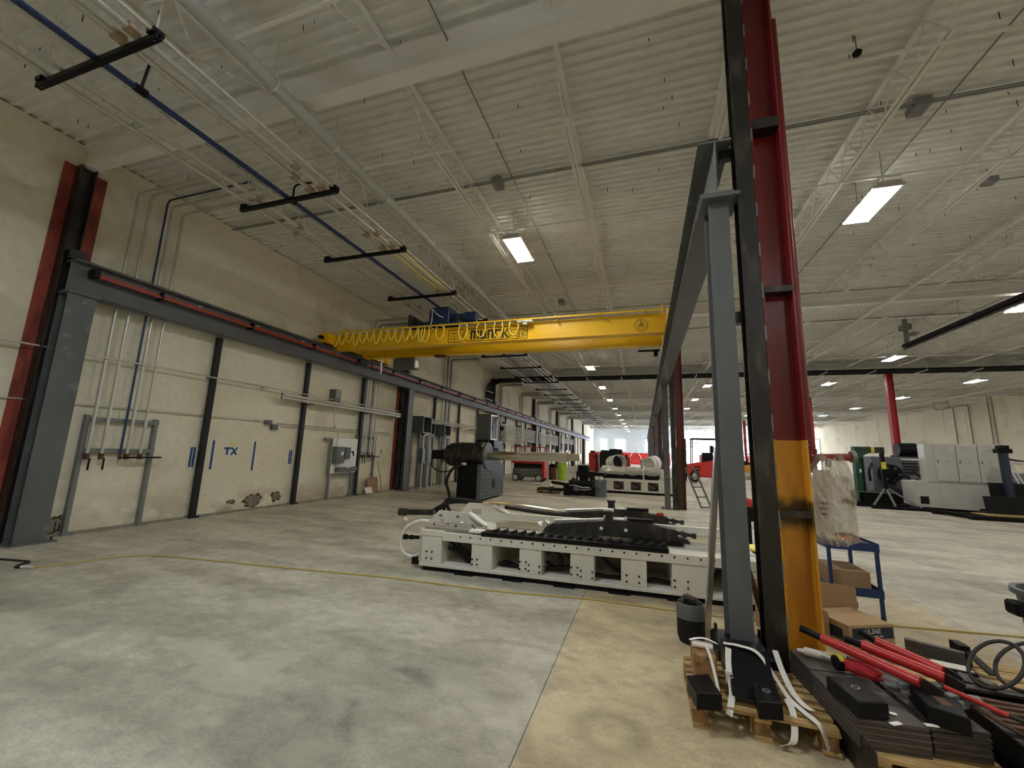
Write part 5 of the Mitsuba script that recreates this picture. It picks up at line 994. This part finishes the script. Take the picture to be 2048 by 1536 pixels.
t = thing('steel_block', 'large black wedge-faced steel block strapped to the small pallet before the grey column', 'steel block')
part(t, 'block', hull([(.50, 3.36, .33), (.76, 3.36, .33), (.50, 3.50, .33), (.76, 3.50, .33), (.49, 3.06, .147), (.74, 3.06, .147), (.50, 3.52, .147), (.76, 3.52, .147), (.50, 3.10, .20), (.74, 3.10, .20)]), 'mat_black')
part(t, 'lip', span(.50, .74, 3.045, 3.06, .147, .165), 'mat_blacksteel')
solo('wood_block', cbox(.285, .42, 3.13, 3.36, .145, .345, .012), 'mat_woodend', 'rough brown wooden block standing on the left of the small pallet', 'wood block')
t = thing('paper_roll', 'folded white paper lying on the brown wooden block', 'paper')
part(t, 'sheet', sheet(lambda u, v: (.27 + .17 * u, 3.20 + .15 * v, .36 + .022 * math.sin(math.pi * u) + .03 * math.cos(2.4 * v)), 10, 8), 'mat_paper', smooth=True)
part(t, 'core', rod((.285, 3.22, .37), (.41, 3.22, .365), .022, 12), 'mat_paper', smooth=40)
ST = [('white strap hanging from the wooden block over the left black block', [(.37, 3.18, .375), (.385, 3.12, .33), (.40, 3.06, .25), (.41, 2.99, .16)], .018, (1, 0, 0)),
      ('white strap over the large black block, left end hanging to the pallet front', [(.52, 3.32, .335), (.50, 3.22, .27), (.495, 3.10, .17), (.47, 3.0, .155), (.445, 2.93, .12)], .036, (1, .2, 0)),
      ('white strap running over the large black block to the right front of the pallet', [(.50, 3.38, .34), (.60, 3.36, .345), (.70, 3.32, .33), (.78, 3.24, .22), (.82, 3.16, .165), (.86, 3.05, .16), (.90, 2.945, .155), (.93, 2.92, .06)], .036, (.6, .8, 0)),
      ('second white strap lying across the pallet beside the black post', [(.84, 3.50, .30), (.85, 3.40, .22), (.86, 3.25, .17), (.88, 3.12, .165), (.90, 3.04, .18)], .036, (1, .1, 0)),
      ('curled white strap end beside the block with the bolt hole', [(.80, 3.14, .17), (.80, 3.05, .16), (.785, 2.97, .12), (.76, 2.92, .06), (.70, 2.93, .02)], .034, (1, .3, .2))]
for lab, q, w, sd in ST: solo('strap', ribbon(q, w, .0025, sd), 'mat_strap', lab, 'strap')
t = thing('strap_buckle', 'small galvanised ratchet buckle on the strap left of the large black block', 'buckle')
part(t, 'frame', join(rod((.475, 3.18, .23), (.515, 3.18, .24), .012, 8), rod((.475, 3.16, .21), (.515, 3.16, .22), .012, 8), span(.47, .48, 3.15, 3.2, .19, .25)), 'mat_galv')
# steel plate between the pallets
solo('steel_plate', extr(lsec(.06, .20, .012), (1.0, 3.72, .005), (1.045, 2.70, .005)), 'mat_blacksteel', 'long black steel angle standing between the small pallet and the stacked bars', 'steel angle')
pallet('wooden pallet under the stacked flat steel bars', 1.06, 1.66, 2.79, 3.60, .145, 6)
# stacked flat bars
SK = [(1.035, 1.352, 2.825, 3.315), (1.385, 1.632, 2.86, 3.315), (1.035, 1.352, 3.325, 3.60), (1.385, 1.632, 3.325, 3.60)]
for si, (x0, x1, y0, y1) in enumerate(SK):
    wh = ['front left', 'front right', 'back left', 'back right'][si]
    for k in range(10):
        a, b = rng.uniform(-.004, .004), rng.uniform(-.004, .004)
        z = .146 + k * .0144
        m = rz(span(x0 + a + .04 * (si % 2 == 0 and False), x1 + a, y0 + b, y1 + b, z, z + .0128), 6, (1.035, 2.825, 0))
        solo('flat_bar', m, 'mat_bars' if (k + si) % 2 else 'mat_bars_dark', f'flat dark steel bar, {ORD[9 - k]} from the top of the {wh} stack', 'steel bar', f'flat steel bars in the {wh} stack')
ZS = .2915
steel_block('black steel block lying on the front left stack of bars', [(.985, 3.05), (1.035, 2.80), (1.185, 2.85), (1.145, 3.10)], ZS, ZS + .085, (1.09, 2.96))
t = steel_block('black steel block lying on the front right stack of bars', [(1.40, 3.13), (1.37, 2.90), (1.505, 2.83), (1.575, 3.06)], ZS, ZS + .085)
part(t, 'scuff', span(1.45, 1.50, 2.93, 3.02, ZS + .085, ZS + .0865), 'mat_rust')
# red long-handled jacks with black grips
JK = [('red steel handle with black grip, nearest of three lying over the bars', (1.00, 3.49, .47), (1.10, 3.42, .45), (1.44, 3.08, .41)),
      ('red steel handle with black grip, middle of three lying over the bars', (1.235, 3.445, .46), (1.31, 3.40, .45), (1.60, 3.18, .415)),
      ('red steel handle with black grip, rearmost of three lying over the bars', (1.385, 3.60, .46), (1.43, 3.50, .45), (1.64, 3.26, .42))]
for i, (lab, a, b, c) in enumerate(JK):
    t = thing('jack_lever', lab, 'lever')
    part(t, 'grip', rod(a, b, .021, 12), 'mat_black', smooth=40, label='black grip')
    part(t, 'tube', rod(b, c, .029, 14), 'mat_red', smooth=40)
    part(t, 'end_fork', join(bar(A(*c), A(*c) + (A(*c) - A(*b)) * .12 + A(0, .02, -.03), .012, .06), bar(A(*c), A(*c) + (A(*c) - A(*b)) * .12 + A(.03, .0, -.03), .012, .06)), 'mat_blacksteel')
t = thing('clamp_tool', 'worn grey clamp jaws at the end of the red handles on the bars', 'tool')
for k in range(8):
    x, y = 1.34 + .045 * k, 3.16 - .012 * k + rng.uniform(-.03, .03)
    part(t, 'jaw', rot(rz(cbox(-.035, .035, -.018, .018, -.02, .02, .006), rng.uniform(-60, 60)), rng.uniform(-25, 25), (1, 0, 0)).apply_translation((x, y, ZS + .045 + .03 * (k % 2))), 'mat_strut')
part(t, 'lever', rod((1.55, 3.10, .40), (1.74, 2.98, .36), .012, 10), 'mat_red', smooth=40)
part(t, 'rod', rod((1.1, 3.45, .335), (1.42, 3.18, .34), .016, 10), 'mat_galv', smooth=40)
t = thing('caulk_tube', 'white printed cartridge tube lying on the back left bars', 'tube')
part(t, 'body', rod((1.02, 3.515, ZS + .028), (1.19, 3.47, ZS + .028), .026, 16), 'mat_cream', smooth=40); part(t, 'band', rod((1.15, 3.481, ZS + .028), (1.185, 3.472, ZS + .028), .0265, 16), 'mat_yellowtape', smooth=40); part(t, 'nozzle', rod((.98, 3.525, ZS + .028), (1.02, 3.515, ZS + .028), .008, 8, .014), 'mat_paper')
t = thing('tape_reel', 'black and yellow tape measure beside the red cloth bag on the bars', 'tape measure')
part(t, 'case', rod((1.14, 3.36, ZS + .045), (1.19, 3.37, ZS + .045), .042, 18), 'mat_black', smooth=40); part(t, 'band', rod((1.150, 3.362, ZS + .06), (1.18, 3.368, ZS + .06), .036, 16), 'mat_yellowtape', smooth=40)
v = trimesh.creation.icosphere(3, 1.0); V_ = v.vertices * A(.10, .055, .045); V_ = V_ * (1 + .35 * (meshkit.noise(v.vertices * 2.3 + 5) - .5))[:, None]
m = trimesh.Trimesh(V_, v.faces, process=False); m = rz(m, -38); m.apply_translation((1.26, 3.30, ZS + .05))
solo('cloth_bag', m, 'mat_redcloth', 'soft red cloth bag lying on the bars below the red handles', 'bag', smooth=True)
for i, (x, y) in enumerate(((1.22, 2.93), (1.37, 2.88), (1.20, 2.83))): solo('paper_scrap', rz(span(-.03, .03, -.012, .012, 0, .003), 20 * i - 10).apply_translation((x, y, ZS + .001)), 'mat_paper', ['small torn paper scrap behind the left steel block on the bars', 'small paper scrap between the two front stacks', 'tiny white scrap at the corner of the left steel block'][i], 'paper scrap')
# black bin with rods and cables at the right edge
t = thing('steel_bin', 'open black steel bin full of rods at the right edge', 'bin')
[part(t, n_, span(*q_, .01, .28), 'mat_black') for n_, q_ in (('side', (1.72, 1.74, 2.6, 3.45)), ('side', (2.68, 2.7, 2.6, 3.45)), ('end', (1.74, 2.68, 2.6, 2.62)), ('end', (1.74, 2.68, 3.43, 3.45)))]; part(t, 'bottom', span(1.72, 2.7, 2.6, 3.45, 0, .01), 'mat_black'); part(t, 'rim', join(span(1.70, 1.76, 2.58, 3.47, .28, .295), span(1.76, 2.7, 3.41, 3.47, .28, .295)), 'mat_blacksteel')
for k in range(16):
    a = rng.uniform(-.05, .05)
    solo('steel_rod', bar((1.77, 2.68 + .046 * k, .25 + .015 * (k % 3)), (2.62, 2.70 + .046 * k + a, .25 + .02 * (k % 2)), .03, .018), 'mat_rust' if k % 3 else 'mat_bars', f'flat rusty rod in the open black bin, {ORD[k]} from its near end', 'steel rod', 'rods in the black bin')
for i, (cx, cy, r) in enumerate(((2.02, 3.50, .13), (2.22, 3.55, .17), (2.35, 3.25, .14))):
    q = [(cx + r * math.cos(a), cy + r * .55 * math.sin(a), .30 + (.12 if i < 2 else .05) * (1 + math.sin(a + .8))) for a in np.linspace(0, 2 * math.pi * 1.15, 16)]
    solo('cable_coil', tube(q, .0105, 8, 4), 'mat_darkcable', ['dark cable loop standing over the black bin, left of three', 'dark cable loop standing over the black bin, largest of three', 'dark cable loop lying low in the black bin'][i], 'cable', smooth=True)
solo('brown_hose', tube([(1.62, 3.10, .36), (1.68, 3.02, .33), (1.78, 2.92, .30), (1.95, 2.86, .30), (2.4, 2.82, .31)], .011, 8), 'mat_rust', 'thin brown hose running from the clamp tool into the black bin', 'hose', smooth=True)
solo('dark_hose', tube([(1.74, 2.98, .36), (1.9, 2.93, .33), (2.1, 2.85, .31), (2.5, 2.8, .31)], .011, 8), 'mat_darkcable', 'dark rod hose continuing from the thin red lever', 'hose', smooth=True)
solo('paper_scrap', rz(span(-.12, .12, -.03, .03, 0, .004), -12).apply_translation((2.12, 3.05, .292)), 'mat_paper', 'white paper strip on the rods in the black bin', 'paper scrap')
pallet('wooden pallet behind the stacked bars carrying dark steel offcuts', 1.72, 2.62, 3.62, 4.40, .13, 5)
t = thing('steel_channel', 'dark grey steel channel lying behind the red handles', 'steel channel'); part(t, 'channel', extr(csec(.11, .05, .008), (1.93, 4.28, .19), (2.22, 4.14, .19)), 'mat_bars')
t = thing('angle_bracket', 'black bent steel bracket standing up beside the labelled box', 'bracket'); part(t, 'upright', span(2.24, 2.30, 4.22, 4.34, .13, .27), 'mat_black'); part(t, 'strap', bar((2.27, 4.30, .265), (2.30, 4.02, .17), .05, .012), 'mat_blacksteel')
t = thing('label_box', 'black box with a pale green paper label among the steel offcuts', 'box'); part(t, 'box', rz(cbox(-.13, .13, -.07, .07, 0, .06, .004), -12).apply_translation((2.06, 4.03, .13)), 'mat_black'); part(t, 'paper_label', rz(span(-.10, .10, -.05, .05, .06, .062), -12).apply_translation((2.07, 4.02, .13)), 'mat_cream')
for k in range(7): solo('steel_offcut', rz(cbox(-.07, .07, -.03, .03, 0, .04 + .01 * (k % 3), .004), 37 * k).apply_translation((1.82 + .12 * k, 3.72 + .07 * (k % 4), .13)), 'mat_bars' if k % 2 else 'mat_blacksteel', f'dark steel offcut on the rear pallet behind the cable loops, {ORD[k]} from left', 'steel offcut', 'steel offcuts on the rear pallet')
solo('red_coupler', rod((2.30, 3.72, .19), (2.42, 3.68, .18), .028, 12), 'mat_redprimer', 'small red pipe coupler among the offcuts at the right', 'coupler', smooth=40)
# boxes and blue cart
BR = 27
def carton(t, x, y, w, d, h, mt, z0=0, a=BR, open_=False):
    f = lambda m: rz(m, a).apply_translation((x, y, z0))
    if not open_: return part(t, 'carton', f(cbox(0, w, 0, d, 0, h, .003)), mt)
    return part(t, 'carton', f(join(span(0, w, 0, .006, 0, h), span(0, w, d - .006, d, 0, h), span(0, .006, 0, d, 0, h), span(w - .006, w, 0, d, 0, h), span(0, w, 0, d, 0, .006))), mt)
t = thing('cardboard_box', 'small closed cardboard box with a dark printed label beside the yellow column foot', 'box')
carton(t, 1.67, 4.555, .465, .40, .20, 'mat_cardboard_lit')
fb = lambda m: rz(m, BR).apply_translation((1.67, 4.555, 0))
lb = part(t, 'printed_label', fb(span(.03, .45, -.0025, -.0008, .085, .175)), 'mat_navy')
part(lb, 'lettering', join(fb(text('ULINE', .036, (.16, -.0025, .130), (1, 0, 0), (0, 0, 1), .002, width=.16)), *[fb(span(.15 + .05 * k_, .19 + .05 * k_, -.0045, -.0025, .100, .112)) for k_ in range(4)]), 'mat_cabinetwhite')
part(t, 'side_label', fb(span(-.0025, -.0008, .06, .30, .06, .15)), 'mat_navy')
t = thing('cardboard_box', 'large open cardboard carton with raised flaps behind the small labelled box', 'box')
carton(t, 1.20, 4.50, .42, .40, .25, 'mat_cardboard', open_=True)
fo = lambda m: rz(m, BR).apply_translation((1.20, 4.50, 0))
part(t, 'flap', fo(rot(span(0, .42, .394, .4, .25, .42), -8, (1, 0, 0), (0, .394, .25))), 'mat_cardboard'); part(t, 'flap', fo(rot(span(-.006, 0, 0, .4, .25, .30), 20, (0, 1, 0), (0, 0, .25))), 'mat_cardboard')
t = thing('cardboard_box', 'flattened brown carton standing on edge right behind the small labelled box', 'box')
fo = lambda m: rz(m, BR).apply_translation((1.515, 4.945, 0))
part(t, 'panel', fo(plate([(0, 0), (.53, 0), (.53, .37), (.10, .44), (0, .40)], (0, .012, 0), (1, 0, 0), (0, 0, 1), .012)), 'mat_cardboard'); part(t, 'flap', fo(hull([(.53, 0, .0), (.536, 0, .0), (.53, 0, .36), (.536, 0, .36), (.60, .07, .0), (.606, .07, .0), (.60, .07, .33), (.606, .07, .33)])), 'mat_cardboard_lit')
t = thing('utility_cart', 'blue steel utility cart with a tray top behind the cardboard boxes', 'cart')
cx0, cx1, cy0, cy1 = 1.80, 2.24, 5.24, 5.86
for x in (cx0, cx1 - .03):
    for y in (cy0, cy1 - .03): part(t, 'leg', cbox(x, x + .03, y, y + .03, .10, .79, .002), 'mat_bluepaint')
for z in (.74, .30): part(t, 'shelf', join(span(cx0, cx1, cy0, cy1, z, z + .008), span(cx0 - .004, cx1 + .004, cy0 - .006, cy0, z - .02, z + .06), span(cx0 - .004, cx1 + .004, cy1, cy1 + .006, z - .02, z + .06), span(cx0 - .006, cx0, cy0, cy1, z - .02, z + .06), span(cx1, cx1 + .006, cy0, cy1, z - .02, z + .06)), 'mat_bluepaint')
for x in (cx0 + .015, cx1 - .015):
    for y in (cy0 + .015, cy1 - .015): part(t, 'caster', join(rod((x - .012, y, .045), (x + .012, y, .045), .045, 14), span(x - .015, x + .015, y - .015, y + .015, .08, .10)), 'mat_rubber')
t = thing('tool_tray', 'dark tool tray with a red cloth on the blue cart top', 'tray'); part(t, 'tray', cbox(1.83, 2.21, 5.28, 5.8, .749, .79, .005), 'mat_black'); part(t, 'red_cloth', hull([(1.95, 5.45, .79), (2.17, 5.40, .79), (2.10, 5.7, .79), (1.97, 5.65, .79), (2.05, 5.55, .82)]), 'mat_redcloth'); part(t, 'tape_roll', ring((1.92, 5.38, .79), (1.92, 5.38, .82), .05, .03, 16), 'mat_yellowtape')
t = thing('storage_carton', 'brown carton standing on the lower shelf of the blue cart', 'box'); part(t, 'carton', cbox(1.86, 2.18, 5.32, 5.78, .31, .50, .004), 'mat_cardboard')
# sprinkler riser, valve and plastic bag
t = thing('sprinkler_riser', 'dark red sprinkler riser pipe with valve and side branch behind the yellow column', 'pipe')
RX, RYY = 1.505, 4.6
part(t, 'riser', rod((RX, RYY, 1.62), (RX, RYY, 6.60), .040, 16), 'mat_redpaint', smooth=40)
part(t, 'valve', join(rod((RX, RYY, 1.60), (RX, RYY, 1.72), .062, 14), trimesh.creation.icosphere(2, .075).apply_translation((RX, RYY, 1.63)), rod((RX, RYY, 1.50), (RX, RYY, 1.60), .045, 12)), 'mat_redpaint', smooth=35)
part(t, 'branch', rod((RX, RYY, 1.64), (1.86, RYY, 1.655), .034, 14), 'mat_redprimer', smooth=40)
part(t, 'cap', rod((1.83, RYY, 1.655), (1.865, RYY, 1.656), .055, 14), 'mat_strut', smooth=40)
part(t, 'tie_bar', span(1.2, RX, RYY - .6, RYY - .58, 1.735, 1.755) if False else bar((1.23, 3.86, 1.745), (RX, RYY - .03, 1.745), .02, .02), 'mat_blacksteel')
def bagf(side):
    def f(u, v):
        x = 1.44 + .37 * u; pin = math.exp(-((v - 1) ** 2) / .02) * .0
        top = 1.66 + .03 * math.cos(6 * u); z = .90 + (top - .90) * v - .03 * math.sin(3 * u) * (1 - v)
        gather = 1 - .55 * max(0, (v - .72) / .28) ** 1.5
        x = 1.66 + (x - 1.66) * gather
        bulge = .07 * math.sin(math.pi * u) * (1 - v) ** .3 * gather
        n = .045 * (meshkit.noise(A(u * 7, v * 3.5, 3. + side)) - .5) + .05 * (meshkit.noise(A(u * 13 + v * 9, v * 8 - u * 5, 7. + side)) - .5) + .02 * (meshkit.noise(A(u * 34 + v * 12, v * 26, 11. + side)) - .5)
        return (x + .03 * (meshkit.noise(A(u * 4, v * 6, 1.)) - .5), RYY - .05 + side * (.02 + bulge) + n, z)
    return f
t = thing('plastic_bag', 'large crinkled clear plastic bag tied over the red branch pipe', 'bag')
part(t, 'front_sheet', sheet(bagf(-1), 64, 76), 'mat_bag', smooth=True); part(t, 'back_sheet', sheet(bagf(1), 30, 36), 'mat_bag', smooth=True)
part(t, 'paper_insert', sheet(lambda u, v: (1.50 + .14 * u, RYY - .04 + .01 * math.sin(5 * v), .93 + .60 * v), 4, 10), 'mat_paper'); part(t, 'printing', join(*[span(1.53 + .0, 1.60, RYY - .062, RYY - .058, 1.12 + .05 * k, 1.14 + .05 * k) for k in range(3)]), 'mat_boxgrey')
part(t, 'tie', ring((1.64, RYY, 1.60), (1.66, RYY, 1.60), .05, .04, 14), 'mat_strap')
# grey trash can at the right edge, grey angle, bag of tools, drum
t = thing('trash_can', 'dark grey round rubbish bin cut by the right edge of the photo', 'bin')
part(t, 'body', lathe([(0, 0), (.22, 0), (.27, .66), (.30, .66), (.30, .70), (.265, .70), (.215, .02), (0, .02)], (2.96, 4.28, 0), n=28), 'mat_boxgrey', smooth=35); part(t, 'handle', join(cbox(2.60, 2.68, 4.22, 4.34, .52, .62, .015)), 'mat_black')
solo('steel_angle', extr(lsec(.085, .06, .006), (.49, 4.42, .0), (.60, 4.07, 1.70), up=(1, 0, 0)), 'mat_galv', 'long grey galvanised angle leaning on the nearest grey column', 'steel angle')
t = thing('tool_bag', 'black fabric tool bag on the floor left of the grey column', 'bag')
part(t, 'body', lathe([(0, 0), (.10, 0), (.115, .05), (.115, .27), (.10, .29), (.095, .28), (.1, .1), (0, .08)], (.37, 4.22, 0), n=22), 'mat_blackmatte', smooth=35); part(t, 'cuff', lathe([(.108, .20), (.119, .20), (.119, .29), (.10, .325), (.095, .32), (.108, .28)], (.37, 4.22, 0), n=22), 'mat_boxgrey', smooth=35); part(t, 'handle', bend([(.30, 4.22, .30), (.31, 4.22, .38), (.43, 4.22, .36), (.44, 4.22, .29)], .012, 8, .04), 'mat_boxgrey', smooth=40)
solo('red_cloth', hull([(.36 + .10 * rng.random(), 4.40 + .1 * rng.random(), .0 + .36 * rng.random() ** .7) for _ in range(16)] + [(.36, 4.4, 0), (.5, 4.5, 0)]), 'mat_redcloth', 'dark red cloth bundle behind the black tool bag', 'cloth')
t = thing('steel_drum', 'yellow topped dark drum between the white machine bed and the black post', 'drum'); part(t, 'body', lathe([(0, 0), (.23, 0), (.23, .28), (0, .28)], (1.66, 7.2, 0), n=22), 'mat_blacksteel', smooth=35); part(t, 'lid', lathe([(0, .28), (.245, .28), (.245, .31), (0, .315)], (1.66, 7.2, 0), n=22), 'mat_yellowcable', smooth=35)
solo('rusty_bar', bar((.98, 4.0, .02), (.80, 4.35, .92), .045, .012, (0, 1, 0)), 'mat_rust', 'rusty flat brace leaning between the grey column and the black post', 'steel bar')
# cords on the floor
solo('extension_cord', tube([(-7.12, 3.22, .008), (-6.72, 4.04, .008), (-5.8, 4.27, .008), (-4.4, 4.45, .008), (-3.02, 4.64, .008), (-1.73, 4.71, .008), (-.6, 4.89, .008), (.26, 4.91, .008), (1.17, 4.98, .008), (1.3, 5.15, .008), (2.38, 5.37, .008), (3.44, 5.55, .008), (5.5, 5.9, .008), (7, 6.2, .008)], .009, 6), 'mat_cable', 'long yellow extension cord crossing the concrete floor', 'cord', smooth=True)
t = thing('cord_plug', 'black cord with a white plug end on the floor at the far left', 'cord'); part(t, 'cord', tube([(-8.4, 3.2, .012), (-7.9, 3.26, .012), (-7.5, 3.33, .012), (-7.42, 3.22, .012), (-7.32, 3.14, .012), (-7.25, 3.16, .012)], .012, 6), 'mat_rubber', smooth=True); part(t, 'plug', rod((-7.25, 3.16, .016), (-7.13, 3.21, .016), .016, 8), 'mat_cream')
